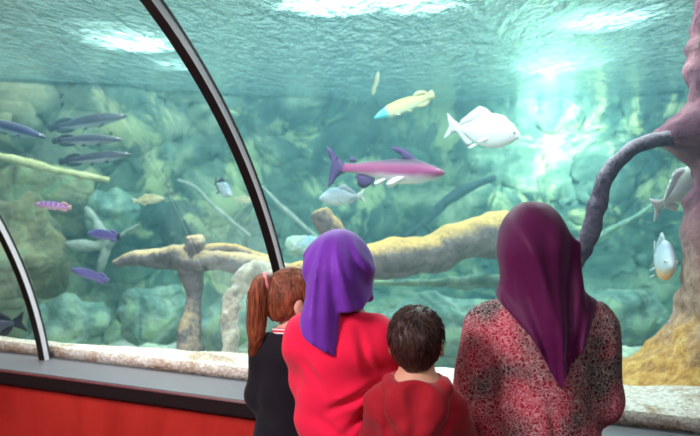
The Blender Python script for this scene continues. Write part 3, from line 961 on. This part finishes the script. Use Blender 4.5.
def torus_geo(c, Rm, ra, rb, r, n=40, m=10, wob=0):
    V, Fc = [], []
    for i in range(n):
        a = 2 * PI * i / n
        for k in range(m):
            b = 2 * PI * k / m
            q = np.array(((ra + r * math.cos(b)) * math.cos(a), (rb + r * math.cos(b)) * math.sin(a), r * math.sin(b) + wob * math.sin(2 * a)))
            V.append(c + Rm @ q)
    for i in range(n):
        for k in range(m):
            Fc.append((i * m + k, ((i + 1) % n) * m + k, ((i + 1) % n) * m + (k + 1) % m, i * m + (k + 1) % m))
    return V, Fc


class Person:
    """x to the person's right, y forward, z up; origin between the feet"""

    def __init__(s, label, px, d, H, hh, yaw, hyaw, hpitch=0, skin='skin', **k):
        w = P(px, 300, d)
        s.e = tag(empty('person', (w.x, w.y, 0), (0, 0, yaw)), label, 'person')
        s.H, s.hh, s.skin = H, hh, skin
        s.g = k
        s.fr = (rotm(hyaw, hpitch), np.array((k.get('hx', 0.), k.get('hy', .02), H - hh)))
        s.build()

    def garment_torso(s, f, o, arms=True, lo=None):
        """chest, belly, hips and sleeves inflated by o"""
        g = s.g; sw, zs, tw = g['sw'], g['zs'], g['tw']; H = s.H
        for sg in (-1, 1):
            f.cone((sg * .03, -.005, zs + .022 * g['b']), (sg * (sw - .012), 0, zs - .022), .052 * g['b'] + o, .046 * g['b'] + o, .04)
        f.cone((0, -.01, zs + .0), (0, 0, zs + .05 * g['b']), .072 * g['b'] + o, .05 * g['b'] + o, .05)
        f.ell((0, -.005, zs - .10 * g['b']), (sw * .95 + o, .105 * g['b'] + o, .17 * g['b'] + o), .05)
        f.ell((0, .015, zs - .30 * g['b']), (tw + o, .125 * g['b'] + o, .20 * g['b'] + o), .07)
        f.ell((0, .0, zs - .46 * g['b']), (tw * 1.05 + o, .125 * g['b'] + o, .16 * g['b'] + o), .06)
        if arms:
            for sd in 'lr':
                S_, E_, W_ = s.arm(sd)
                f.cone(S_, E_, g['ar'] + o, g['ar'] * .86 + o, .026); f.cone(E_, W_, g['ar'] * .84 + o, g['ar'] * .55 + o, .03)

    def arm(s, sd):
        g = s.g; sg = 1 if sd == 'r' else -1
        S_ = np.array((sg * (g['sw'] - .005), 0, g['zs'] - .035))
        return S_, np.array(g['el' + sd]), np.array(g['wr' + sd])

    def build(s):
        g = s.g; H, hh, fr = s.H, s.hh, s.fr
        f = Field((-.42, -.34, -.01), (.42, .46, H + .03), .0085)
        zs = g['zs']; hip = .50 * H
        s.garment_torso(f, 0., arms=False)
        f.cone((0, -.015, zs), fr[1] + fr[0] @ np.array((0, -.05 * hh, .22 * hh)), .052 * g['b'], .20 * hh, .03)
        # legs and feet
        for sg in (-1, 1):
            f.cone((sg * .08 * g['b'], 0, hip), (sg * .075 * g['b'], .01, .28 * H), .085 * g['b'], .055 * g['b'], .03)
            f.cone((sg * .075 * g['b'], .01, .28 * H), (sg * .075 * g['b'], -.01, .05 * H), .052 * g['b'], .034 * g['b'], .02)
            f.cone((sg * .075 * g['b'], -.02, .04), (sg * .085 * g['b'], .11 * g['b'], .028), .034, .024, .02)
        for sd in 'lr':
            S_, E_, W_ = s.arm(sd); ar = g['ar']; sg = 1 if sd == 'r' else -1
            f.cone(S_, E_, ar * .9, ar * .7, .03); f.cone(E_, W_, ar * .7, ar * .45, .02)
            d = (W_ - E_) / np.linalg.norm(W_ - E_); side = np.cross(d, (0, 0, 1)); side /= np.linalg.norm(side); up = np.cross(side, d)
            L = hh * .8; pc = W_ + d * L * .26
            for q in (-.6, -.2, .2, .6):
                f.cone(W_ + d * .01, W_ + d * L * .48 + side * q * L * .20, .016 * g['b'], .0115, .012)
            for q, ln in ((-.75, .36), (-.25, .42), (.25, .45), (.75, .40)):
                a = W_ + d * L * .46 + side * q * L * .22; b = a + d * L * ln * .55 - up * L * .04; c = b + d * L * ln * .38 - up * L * .16
                f.cone(a, b, .0095, .009, .004); f.cone(b, c, .009, .008, .003)
            th = -sg * side
            a = W_ + d * L * .12 + th * L * .14; b = a + d * L * .22 + th * L * .16 - up * .01; c = b + d * L * .2 - up * .012
            f.cone(a, b, .0125, .0105, .008); f.cone(b, c, .0105, .009, .003)
        # head
        f.ell((0, -.05 * hh, .60 * hh), (.355 * hh, .43 * hh, .40 * hh), .02, fr=fr)
        f.ell((0, .12 * hh, .34 * hh), (.285 * hh, .29 * hh, .34 * hh), .03, fr=fr)
        f.ell((0, .27 * hh, .09 * hh), (.12 * hh, .11 * hh, .10 * hh), .03, fr=fr)
        for sg in (-1, 1):
            f.ell((sg * .17 * hh, .30 * hh, .33 * hh), (.10 * hh, .10 * hh, .10 * hh), .02, fr=fr)
            f.ell((sg * .16 * hh, .425 * hh, .47 * hh), (.085 * hh, .06 * hh, .05 * hh), .012, 'sub', fr)
            f.ell((sg * .395 * hh, -.06 * hh, .42 * hh), (.05 * hh, .105 * hh, .155 * hh), .008, fr=fr)
            f.ell((sg * .445 * hh, -.04 * hh, .43 * hh), (.03 * hh, .05 * hh, .08 * hh), .006, 'sub', fr)
        f.cone((0, .39 * hh, .50 * hh), (0, .46 * hh, .34 * hh), .03 * hh, .055 * hh, .012, fr=fr)
        f.cone((-.05 * hh, .42 * hh, .325 * hh), (.05 * hh, .42 * hh, .325 * hh), .035 * hh, .035 * hh, .01, fr=fr)
        s.bodyf = f.copy()
        f.mesh('body', M[s.skin], s.e)
        for sg in (-1, 1):
            eye = ball('eye', .062 * hh, (sg * .16 * hh, .365 * hh, .475 * hh), M['eye_white'], s.e, fr)
            ball('iris', .03 * hh, (sg * .16 * hh, .404 * hh, .475 * hh), M['iris'], eye, fr)
            ball('eyebrow', .10 * hh, (sg * .16 * hh, .40 * hh, .575 * hh), M['hair_dark'], s.e, fr, (1, .3, .16))
        ball('lips', .10 * hh, (0, .40 * hh, .20 * hh), M['lip'], s.e, fr, (1, .35, .36))

    def garment(s, name, mat, o, hem, wr=.0, wseed=1, open_r=.062, sleeve=True, v=.0075, extra=None, wscale=22, waniso=(.5, .5, 1.5), creases=()):
        f = Field((-.42, -.32, hem - .05), (.42, .42, s.H - s.hh + .1), v)
        s.garment_torso(f, o)
        if extra: extra(f)
        p = f.pts()
        if wr:
            f.f -= wr * waves(p, wscale, 9, waniso, wseed) + wr * .5 * waves(p, wscale * 2.2, 9, waniso, wseed + 5)
        for (xa, za), (xb, zb), dep, wd in creases:     # pulled folds across the back of the cloth
            a = np.array((xa, za)); d = np.array((xb, zb)) - a
            q = p[..., [0, 2]] - a; t = np.clip((q @ d) / (d @ d), 0, 1)
            dd = np.linalg.norm(q - t[..., None] * d, axis=-1)
            back = np.clip((.05 - p[..., 1]) / .06, 0, 1) * np.sin(PI * np.clip(t * .9 + .05, 0, 1))
            f.f += back * dep * (np.exp(-(dd / wd) ** 2) - .55 * np.exp(-((dd - wd * 2) / wd) ** 2))
        s.cf = f.copy()
        f.f = np.maximum(f.f, hem - p[..., 2])
        # sleeve ends: open at the wrists
        for sd in 'lr':
            S_, E_, W_ = s.arm(sd); d = (W_ - E_) / np.linalg.norm(W_ - E_)
            near = np.linalg.norm(p - W_, axis=-1) < .14
            f.f = np.where(near, np.maximum(f.f, (p - (W_ - d * .012)) @ d), f.f)
        # neck opening
        nz = s.g['zs'] + .055 * s.g['b']
        f.f = np.maximum(f.f, p[..., 2] - nz - .35 * np.minimum(0, p[..., 1] * -1) * 0 - .25 * -p[..., 1])
        return f.mesh(name, mat, s.e)

    def lower(s, name, mat, top, skirt, hemz):
        g = s.g; b = g['b']; H = s.H
        f = Field((-.4, -.3, hemz - .03), (.4, .3, top + .03), .009)
        f.ell((0, .0, g['zs'] - .46 * b), (g['tw'] * 1.05 + .008, .13 * b + .005, .17 * b), .05)
        if skirt:
            f.cone((-.05, 0, g['zs'] - .50 * b), (-.09 * b, .0, hemz), .12 * b, .13 * b, .1); f.cone((.05, 0, g['zs'] - .50 * b), (.09 * b, .0, hemz), .12 * b, .13 * b, .1)
        else:
            for sg in (-1, 1):
                f.cone((sg * .08 * b, 0, .50 * H), (sg * .075 * b, .01, .28 * H), .10 * b, .072 * b, .03); f.cone((sg * .075 * b, .01, .28 * H), (sg * .075 * b, -.01, hemz), .072 * b, .06 * b, .02)
        p = f.pts()
        f.f -= .004 * waves(p, 26, 8, (1.2, 1.2, .25), 2)
        f.f = np.maximum(np.maximum(f.f, hemz - p[..., 2]), p[..., 2] - top)
        return f.mesh(name, mat, s.e)

    def shoes(s):
        b = s.g['b']
        for sg in (-1, 1):
            f = Field((-.25, -.2, -.01), (.25, .3, .2), .008)
            f.cone((sg * .075 * b, -.03, .045), (sg * .086 * b, .115 * b, .036), .044, .036, .02); f.cone((sg * .075 * b, -.02, .05), (sg * .075 * b, -.02, .09), .044, .042, .02)
            p = f.pts(); f.f = np.maximum(np.maximum(f.f, .001 - p[..., 2]), p[..., 2] - .095)
            f.mesh('shoe', M['shoe'], s.e)

    def hijab(s, mat, hem, fold, extra=None, off=.012, v=.006, cone=None):
        """a headscarf: cloth over skull, neck and shoulders with a hem line z > hem(x, y)"""
        hh, fr = s.hh, s.fr; g = s.g; zs = g['zs']
        f = Field((-.30, -.30, zs - .34), (.30, .30, s.H + .04), v)
        # cloth lying on the shoulders = garment surface moved out
        pc = s.cf
        p = f.pts()
        gi = np.clip(np.round((p - pc.lo) / pc.v).astype(int), 0, pc.n - 1)
        # trilinear sample of the garment field
        q = np.clip((p - pc.lo) / pc.v, 0, pc.n - 1.001); i0 = q.astype(int); t = q - i0
        smp = 0
        for a in (0, 1):
            for b in (0, 1):
                for c in (0, 1):
                    wgt = (t[..., 0] if a else 1 - t[..., 0]) * (t[..., 1] if b else 1 - t[..., 1]) * (t[..., 2] if c else 1 - t[..., 2])
                    smp = smp + wgt * pc.f[i0[..., 0] + a, i0[..., 1] + b, i0[..., 2] + c]
        inside = np.all((p >= pc.lo) & (p <= pc.lo + pc.v * (pc.n - 1)), -1)
        f.f = np.where(inside, smp - off, .5)
        o = .016
        f.ell((0, -.05 * hh, .60 * hh), (.355 * hh + o, .43 * hh + o, .40 * hh + o), .03, fr=fr)
        f.ell((0, .06 * hh, .36 * hh), (.30 * hh + o, .32 * hh + o, .36 * hh + o), .04, fr=fr)
        f.cone((0, -.02, zs), (0, .0, .40 * hh + s.H - hh), g.get('nr', .075), .30 * hh + o, .06)
        if extra: extra(f)
        f.f = f.f - fold(p)
        f.f = np.maximum(f.f, hem(p) - p[..., 2])
        # the face stays open
        f.ell((0, .50 * hh, .40 * hh), (.235 * hh, .34 * hh, .40 * hh), .015, 'sub', fr)
        return f.mesh('headscarf', mat, s.e, relax=3)


def zpx(y, d): return P(350, y, d).z


# ---- the woman in the maroon headscarf
D = 2.02
H = zpx(206, D)
z_sh = zpx(318, D)
W = Person('woman in maroon headscarf and red floral blouse standing at the glass', 540, D, H, .225, -.06, -.05, .02,
           sw=.158, zs=z_sh, tw=.172, b=1.0, ar=.062, elr=(.192, .015, z_sh - .255), ell=(-.188, .015, z_sh - .26), hx=-.025, wrr=(.09, .20, z_sh - .27), wrl=(-.09, .20, z_sh - .27), nr=.07)
W.garment('blouse', M['blouse'], .016, .60, .006, 3, wscale=16, waniso=(1.3, 1.3, .45), creases=[((-.15, zpx(345, D)), (-.135, zpx(425, D)), .005, .011), ((.155, zpx(340, D)), (.135, zpx(428, D)), .005, .011), ((.0, zpx(392, D)), (.03, zpx(435, D)), .008, .011)])
W.lower('skirt', M['navy_cloth'], .68, True, .07)
W.shoes()
hx = [-.5, -.14, -.125, -.05, .03, .062, .17, .19, .5]
hz = [zpx(y, D) for y in (240, 270, 300, 328, 376, 358, 297, 270, 240)]


def hem_w(p):
    h = np.interp(p[..., 0], hx, hz)
    return np.where(p[..., 1] > .02, np.minimum(h + (p[..., 1] - .02) * .2, h + .03), h)


def fold_w(p):
    tx, tz = .035, zpx(392, D)
    ang = np.arctan2(p[..., 0] - tx, np.maximum(p[..., 2] - tz, .01) + .02)
    back = np.clip((.03 - p[..., 1]) / .08, 0, 1)
    up = np.clip((H - .0 - p[..., 2]) / .10, 0, 1)
    r = .014 * (1 - 1.6 * np.abs(np.sin(ang * 9 + .8 + 5 * (p[..., 2] - 1.2)))) + .005 * np.sin(ang * 37 + 2)
    head = .0022 * waves(p, 30, 8, (1.4, 1, .35), 11)
    return r * back * up + head


def ex_w(f):
    f.cone((-.025, -.045, H - .14), (.01, -.085, z_sh - .02), .088, .055, .05)
    f.cone((-.035, -.02, H - .15), (-.075, -.03, z_sh + .01), .085, .05, .03); f.cone((-.02, -.02, H - .15), (.085, -.03, z_sh + .005), .085, .05, .03)
    f.cone((.0, -.06, z_sh + .03), (.03, -.115, z_sh - .16), .06, .022, .04)


W.hijab(M['maroon_silk'], hem_w, fold_w, ex_w, off=.013)

# ---- the girl in the purple headscarf
D2 = 2.05
H2 = zpx(234, D2); z2 = zpx(328, D2)
G = Person('child in purple headscarf and bright red sweater between ponytailed child and boy', 341, D2, H2, .204, -.12, -.55, .05, skin='skin_light',
           sw=.110, zs=z2, tw=.114, b=.86, ar=.050, elr=(.152, .03, z2 - .19), ell=(-.098, .04, z2 - .17), wrr=(.06, .15, z2 - .19), wrl=(-.01, .13, z2 - .21), nr=.075)
G.garment('sweater', M['red_fleece'], .017, .62, .008, 7, wscale=15, creases=[((.135, zpx(376, D2)), (-.03, zpx(402, D2)), .014, .011), ((.125, zpx(392, D2)), (.02, zpx(424, D2)), .012, .011),
          ((.06, zpx(322, D2)), (.10, zpx(372, D2)), .009, .010), ((-.10, zpx(352, D2)), (-.03, zpx(384, D2)), .008, .011), ((-.06, zpx(405, D2)), (.04, zpx(432, D2)), .009, .012)])
G.lower('trousers', M['navy_cloth'], .66, False, .07)
G.shoes()
hx2 = [-.5, -.125, -.112, -.092, -.048, .0, .006, .012, .07, .10, .5]
hz2 = [zpx(y, D2) for y in (240, 270, 316, 327, 337, 347, 334, 306, 305, 300, 240)]


def hem_g(p):
    h = np.interp(p[..., 0], hx2, hz2)
    return np.where(p[..., 1] > .0, np.maximum(h, zpx(303, D2)), np.where(p[..., 0] > .075, zpx(303, D2) + (p[..., 0] - .075) * 1.5, h))


def fold_g(p):
    tx, tz = -.02, H2 - .02
    ang = np.arctan2(p[..., 0] - tx, np.maximum(tz - p[..., 2], .0) + .10)
    back = np.clip((.04 - p[..., 1]) / .08, 0, 1)
    up = np.clip((H2 + .0 - p[..., 2]) / .14, 0, 1)
    r = .015 * (1 - 1.6 * np.abs(np.sin(ang * 8 + .6 + 3 * p[..., 2]))) + .005 * np.sin(ang * 33 + 1 + 6 * p[..., 2])
    return r * back * up + .0016 * waves(p, 30, 8, (1.2, 1, .4), 5)


def ex_g(f):
    f.cone((-.02, -.05, H2 - .12), (-.062, -.095, z2 - .015), .082, .052, .05)
    f.cone((-.06, -.09, z2 + .04), (-.035, -.125, z2 - .08), .05, .02, .03)


G.hijab(M['purple_silk'], hem_g, fold_g, ex_g, off=.012)

# ---- the boy
D3 = 1.83
H3 = zpx(312, D3); z3 = zpx(399, D3)
B = Person('boy with short dark hair in a red hooded jacket', 417, D3, H3, .175, -.08, -.12, -.02,
           sw=.088, zs=z3, tw=.104, b=.80, ar=.043, elr=(.108, .05, z3 - .14), ell=(-.108, .05, z3 - .14), wrr=(.04, .14, z3 - .13), wrl=(-.03, .14, z3 - .13))
B.garment('hooded_jacket', M['red_hoodie'], .016, .52, .006, 9, wscale=22, creases=[((-.09, zpx(402, D3)), (-.06, zpx(436, D3)), .009, .010), ((.09, zpx(402, D3)), (.055, zpx(434, D3)), .009, .010)])
B.lower('trousers', M['navy_cloth'], .56, False, .06)
B.shoes()
# the hood lying on the back
f = Field((-.2, -.25, z3 - .16), (.2, .16, z3 + .13), .0055)
nk = np.array((0, .0, z3 + .045))
for i in range(20):
    a0, a1 = 2 * PI * i / 20, 2 * PI * (i + 1) / 20
    c = lambda a: nk + np.array((.072 * math.cos(a), .062 * math.sin(a) - .01, .012 * -math.sin(a) * -1 - .012 * (math.sin(a) > .3)))
    f.cone(c(a0), c(a1), .019, .019, .006)
f.ell((-.004, -.082, z3 - .002), (.082, .038, .070), .03)
f.cone((-.070, -.040, z3 + .035), (-.030, -.108, z3 - .050), .020, .017, .02); f.cone((-.030, -.108, z3 - .050), (-.006, -.112, z3 - .095), .017, .012, .02)
f.cone((.072, -.040, z3 + .035), (.022, -.108, z3 - .050), .020, .017, .02); f.cone((.022, -.108, z3 - .050), (-.006, -.112, z3 - .095), .017, .012, .02)
f.cone((0, -.125, z3 + .055), (-.005, -.138, z3 - .045), .040, .012, .012, 'sub')
p = f.pts(); f.f -= .003 * waves(p, 34, 8, (1, 1, .5), 4)
f.mesh('hood', M['red_hoodie'], B.e)


def hair_cap(s, mat, off, low, slope, amp, seed, extra=None, an=(1, 1, .5), sc=60, v=.0048):
    hh, fr = s.hh, s.fr
    c = fr[1] + fr[0] @ np.array((0, 0, .55 * hh))
    f = Field(c - .19, c + .19, v)
    if extra is None:
        f.ell((0, -.06 * hh, .60 * hh), (.365 * hh + off, .44 * hh + off, .41 * hh + off), .01, fr=fr)
        f.ell((0, -.16 * hh, .40 * hh), (.25 * hh + off, .27 * hh + off, .36 * hh + off * .6), .03, fr=fr)
    else:
        extra(f)
    p = f.pts()
    f.f -= amp * waves(p, sc, 12, an, seed) + amp * .6 * waves(p, sc * 2.1, 12, an, seed + 1)
    q = (p - fr[1]) @ fr[0]
    lim = low * hh + slope * q[..., 1] + .012 * np.sin(q[..., 0] * 150) * .5
    f.f = np.maximum(f.f, lim - q[..., 2])
    # leave the ears out
    for sg in (-1, 1):
        f.ell((sg * .42 * hh, -.03 * hh, .40 * hh), (.10 * hh, .14 * hh, .18 * hh), .01, 'sub', fr)
    return f.mesh('hair', mat, s.e, relax=1)


def strands(s, name, roots, mat, parent, r=.0014):
    """many fine tapered locks in one mesh"""
    V, Fc = [], []
    for pts in roots:
        c = catmull(pts, 3); m = len(c)
        for i, q in enumerate(c):
            d = np.array(c[min(i + 1, m - 1)]) - np.array(c[max(i - 1, 0)]); d = d / (np.linalg.norm(d) + 1e-9)
            x = np.cross(d, (0.3, 1, 0.1)); x /= np.linalg.norm(x) + 1e-9; y = np.cross(d, x)
            rr = r * (1 - .75 * i / (m - 1))
            for k in range(4):
                a = PI / 2 * k; V.append(np.array(q) + rr * (math.cos(a) * x + math.sin(a) * y))
        b = len(V) - 4 * m
        for i in range(m - 1):
            for k in range(4):
                k2 = (k + 1) % 4; Fc.append((b + i * 4 + k, b + i * 4 + k2, b + i * 4 + 4 + k2, b + i * 4 + 4 + k))
    return link_mesh(name, [tuple(map(float, v)) for v in V], Fc, mat, parent)


hb = hair_cap(B, M['hair_dark'], .010, .36, .78, .0022, 3)
hh, fr = B.hh, B.fr
locks = []
g = np.random.default_rng(8)
for i in range(700):
    th, ph = g.uniform(0, 2 * PI), g.uniform(-.35, 1.0)
    d = np.array((math.cos(th) * math.cos(ph * 1.45), math.sin(th) * math.cos(ph * 1.45), math.sin(ph * 1.45)))
    loc = np.array((0, -.06 * hh, .60 * hh)) + d * (np.array((.365, .44, .41)) * hh + .008)
    if loc[2] < .40 * hh + .78 * loc[1] or (abs(loc[0]) > .3 * hh and loc[2] < .6 * hh and loc[1] > -.12 * hh): continue
    crown = np.array((.06 * hh, -.25 * hh, 0))
    out = loc - crown; out[2] = 0; out /= np.linalg.norm(out) + 1e-6
    sw = np.array((-out[1], out[0], 0)) * .6
    t = (out + sw) * .6 + np.array((0, 0, -.8)); t -= d * (t @ d); t /= np.linalg.norm(t) + 1e-6
    ln = g.uniform(.018, .032)
    w = lambda q: fr[1] + fr[0] @ q
    locks.append([w(loc), w(loc + t * ln * .5 + d * .005), w(loc + t * ln + d * g.uniform(.0, .007))])
strands(B, 'hair_locks', locks, M['hair_dark'], hb, .0022)

# ---- the ponytailed child
D4 = 2.42
H4 = zpx(272, D4); z4 = zpx(346, D4)
C = Person('child with brown ponytail in a black jumper with red and white collar', 294, D4, H4, .205, -.12, -1.0, .02, skin='skin_light',
           sw=.112, zs=z4, tw=.125, b=.82, ar=.046, elr=(.112, .05, z4 - .18), ell=(-.128, .03, z4 - .20), wrr=(.07, .18, z4 - .16), wrl=(-.07, .18, z4 - .16), hx=-.002)
C.garment('jumper', M['black_knit'], .016, .56, .003, 13, wscale=20)
C.lower('trousers', M['navy_cloth'], .60, False, .06)
C.shoes()
ct = np.array((0, -.012, z4 + .052)); Rc = rotm(0, -.22)
V, Fc = torus_geo(ct, Rc, .064, .060, .013)
col = link_mesh('collar', V, Fc, M['collar_red'], C.e)
for dz in (-.006, .006):
    V, Fc = torus_geo(ct + Rc @ np.array((0, 0, dz)), Rc, .0745, .0705, .0035)
    link_mesh('collar_stripe', V, Fc, M['white_knit'], col)
hc = hair_cap(C, M['hair_brown'], .010, .43, .66, .0016, 6, an=(1, .6, 1), sc=55)
hh, fr = C.hh, C.fr
tb = np.array((.0, -.43 * hh, .86 * hh)); TB = fr[1] + fr[0] @ tb
# tail path in the person's own frame (not turned with the head)
sway = [TB + np.array(q) for q in ((0, 0, 0), (-.024, -.015, .004), (-.036, -.022, -.030), (-.040, -.022, -.085), (-.044, -.020, -.145), (-.048, -.020, -.20), (-.060, -.02, -.25))]
rad = [.018, .026, .032, .033, .030, .022, .006]
f = Field(np.min(sway, 0) - .06, np.max(sway, 0) + .06, .005)
cs = catmull([tuple(a) + (b,) for a, b in zip(sway, rad)], 5)
for a, b in zip(cs, cs[1:]):
    f.cone(a[:3], b[:3], a[3], b[3], .004)
p = f.pts(); f.f -= .0028 * waves(p, 80, 12, (1, 1, .18), 3)
pony = f.mesh('ponytail', M['hair_brown'], C.e, relax=1)
tag(pony, 'long reddish-brown ponytail')
locks = []
for i in range(260):
    a, rr = g.uniform(0, 2 * PI), g.uniform(.75, 1.15)
    l = []
    sp = g.uniform(.9, 1.15)
    for q, r_ in list(zip(sway, rad))[1:]:
        l.append(q + np.array((math.cos(a), math.sin(a) * .9, 0)) * (max(r_, .014) * rr + g.uniform(-.002, .004)) + np.array((0, 0, g.uniform(-.012, .004))))
    k0 = g.integers(0, 2); locks.append(l[k0:] if len(l[k0:]) > 2 else l)
strands(C, 'ponytail_locks', locks, M['hair_brown'], pony, .0017)
locks = []
for i in range(420):
    th, ph = g.uniform(0, 2 * PI), g.uniform(-.2, .98)
    d = np.array((math.cos(th) * math.cos(ph * 1.5), math.sin(th) * math.cos(ph * 1.5), math.sin(ph * 1.5)))
    loc = np.array((0, -.06 * hh, .60 * hh)) + d * (np.array((.365, .44, .41)) * hh + .010)
    if loc[2] < .45 * hh + .66 * loc[1] or (abs(loc[0]) > .3 * hh and loc[2] < .6 * hh and -.14 * hh < loc[1]): continue
    pts = []
    for k in range(4):
        q = loc + (tb - loc) * k / 3 * .6
        v = (q - np.array((0, -.06 * hh, .60 * hh))) / (np.array((.365, .44, .41)) * hh + .010)
        q = np.array((0, -.06 * hh, .60 * hh)) + v / np.linalg.norm(v) * (np.array((.365, .44, .41)) * hh + .0105 + .002 * g.random())
        pts.append(fr[1] + fr[0] @ q)
    locks.append(pts)
strands(C, 'hair_locks', locks, M['hair_brown'], hc, .0014)
V, Fc = torus_geo(TB + np.array((-.010, -.004, .001)), rotm(0, 0, 1.3), .025, .025, .010, 24, 8)
link_mesh('hair_tie', V, Fc, M['pink_band'], C.e)

# ================================================================== light
w = bpy.data.worlds.new('world'); SC.world = w; w.use_nodes = True
bg = w.node_tree.nodes['Background']; bg.inputs[0].default_value = (.62, .66, .74, 1); bg.inputs[1].default_value = .05


def area(name, loc, target, size, power, color=(1, 1, 1), sy=None):
    l = bpy.data.lights.new(name, 'AREA'); l.energy = power; l.color = color; l.size = size
    if sy: l.shape = 'RECTANGLE'; l.size_y = sy
    o = bpy.data.objects.new(name, l); COL.objects.link(o); o.location = loc
    d = Vector(target) - Vector(loc)
    o.rotation_euler = d.to_track_quat('-Z', 'Y').to_euler() if d.xy.length > .01 else (0, 0, 0)
    return o


def spot(name, loc, target, power, angle, color=(1, 1, 1), blend=.6, size=.15):
    l = bpy.data.lights.new(name, 'SPOT'); l.energy = power; l.color = color; l.spot_size = math.radians(angle); l.spot_blend = blend; l.shadow_soft_size = size
    o = bpy.data.objects.new(name, l); COL.objects.link(o); o.location = loc
    o.rotation_euler = (Vector(target) - Vector(loc)).to_track_quat('-Z', 'Y').to_euler()
    return o


# added fill panels just under the surface, and one above for ripple shimmer
area('tank_fill_wide', (0, 5.4, SURF - .03), (0, 5.4, 0), 6.5, 150, (.94, 1, .98), 3.6)
area('tank_fill_front', (.4, 3.4, SURF - .03), (.4, 3.4, 0), 4.0, 65, (.96, 1, 1), .8)
area('shimmer_fill', (0, 5.2, 4.6), (0, 5.2, 0), 7, 170, (.90, 1, .98), 4)


def sp_at(px, py):
    """where the sight line of a photograph coordinate meets the water surface"""
    d = P(px, py, 1) - Vector((0, 0, CZ)); k = (SURF - CZ) / d.z
    return Vector((0, 0, CZ)) + d * k


for px, py, pw, ang, h, lean in ((135, 44, 480, 46, .40, .40), (176, 66, 150, 36, .35, .4), (330, 3, 150, 70, .30, .25), (415, 2, 70, 70, .30, .25), (556, 66, 300, 46, .5, .7), (604, 22, 130, 54, .4, .3)):
    q = sp_at(px, py)
    spot('tank_spot', (q.x, q.y + lean, SURF + h), q, pw * .6, ang, (.97, 1, .96))
spot('rock_spot', (1.5, 5.2, SURF - .05), P(556, 150, 7.6), 1300, 50, (1, 1, .9), .8, .05)
spot('pillar_spot', (1.2, 2.35, SURF - .05), (1.75, 2.8, 1.2), 16, 80, (1, .92, .9), .8)
# lamp in the visitors' gallery, behind and above
area('gallery_lamp', (-1.35, .75, 2.25), (.15, 2.1, 1.05), .5, 54, (1, .84, .86))
area('gallery_lamp', (.5, -.7, 2.7), (.15, 2.1, 1.0), .8, 26, (1, .93, .9))
spot('wall_washer', (-1.9, 1.6, 2.4), T(-2.0, .24, .35), 120, 60, (1, .8, .75), .8)

# ================================================================== render settings that belong to the look
SC.view_settings.view_transform = 'Standard'; SC.view_settings.look = 'None'
SC.view_settings.exposure = 0.0; SC.view_settings.gamma = 1.0
SC.view_settings.use_curve_mapping = False
cy = SC.cycles
cy.use_denoising = True
cy.max_bounces = 8; cy.diffuse_bounces = 3; cy.glossy_bounces = 3; cy.transmission_bounces = 4; cy.volume_bounces = 1
cy.transparent_max_bounces = 24
cy.caustics_reflective = False; cy.caustics_refractive = False
cy.sample_clamp_indirect = 4
cy.sample_clamp_direct = 0
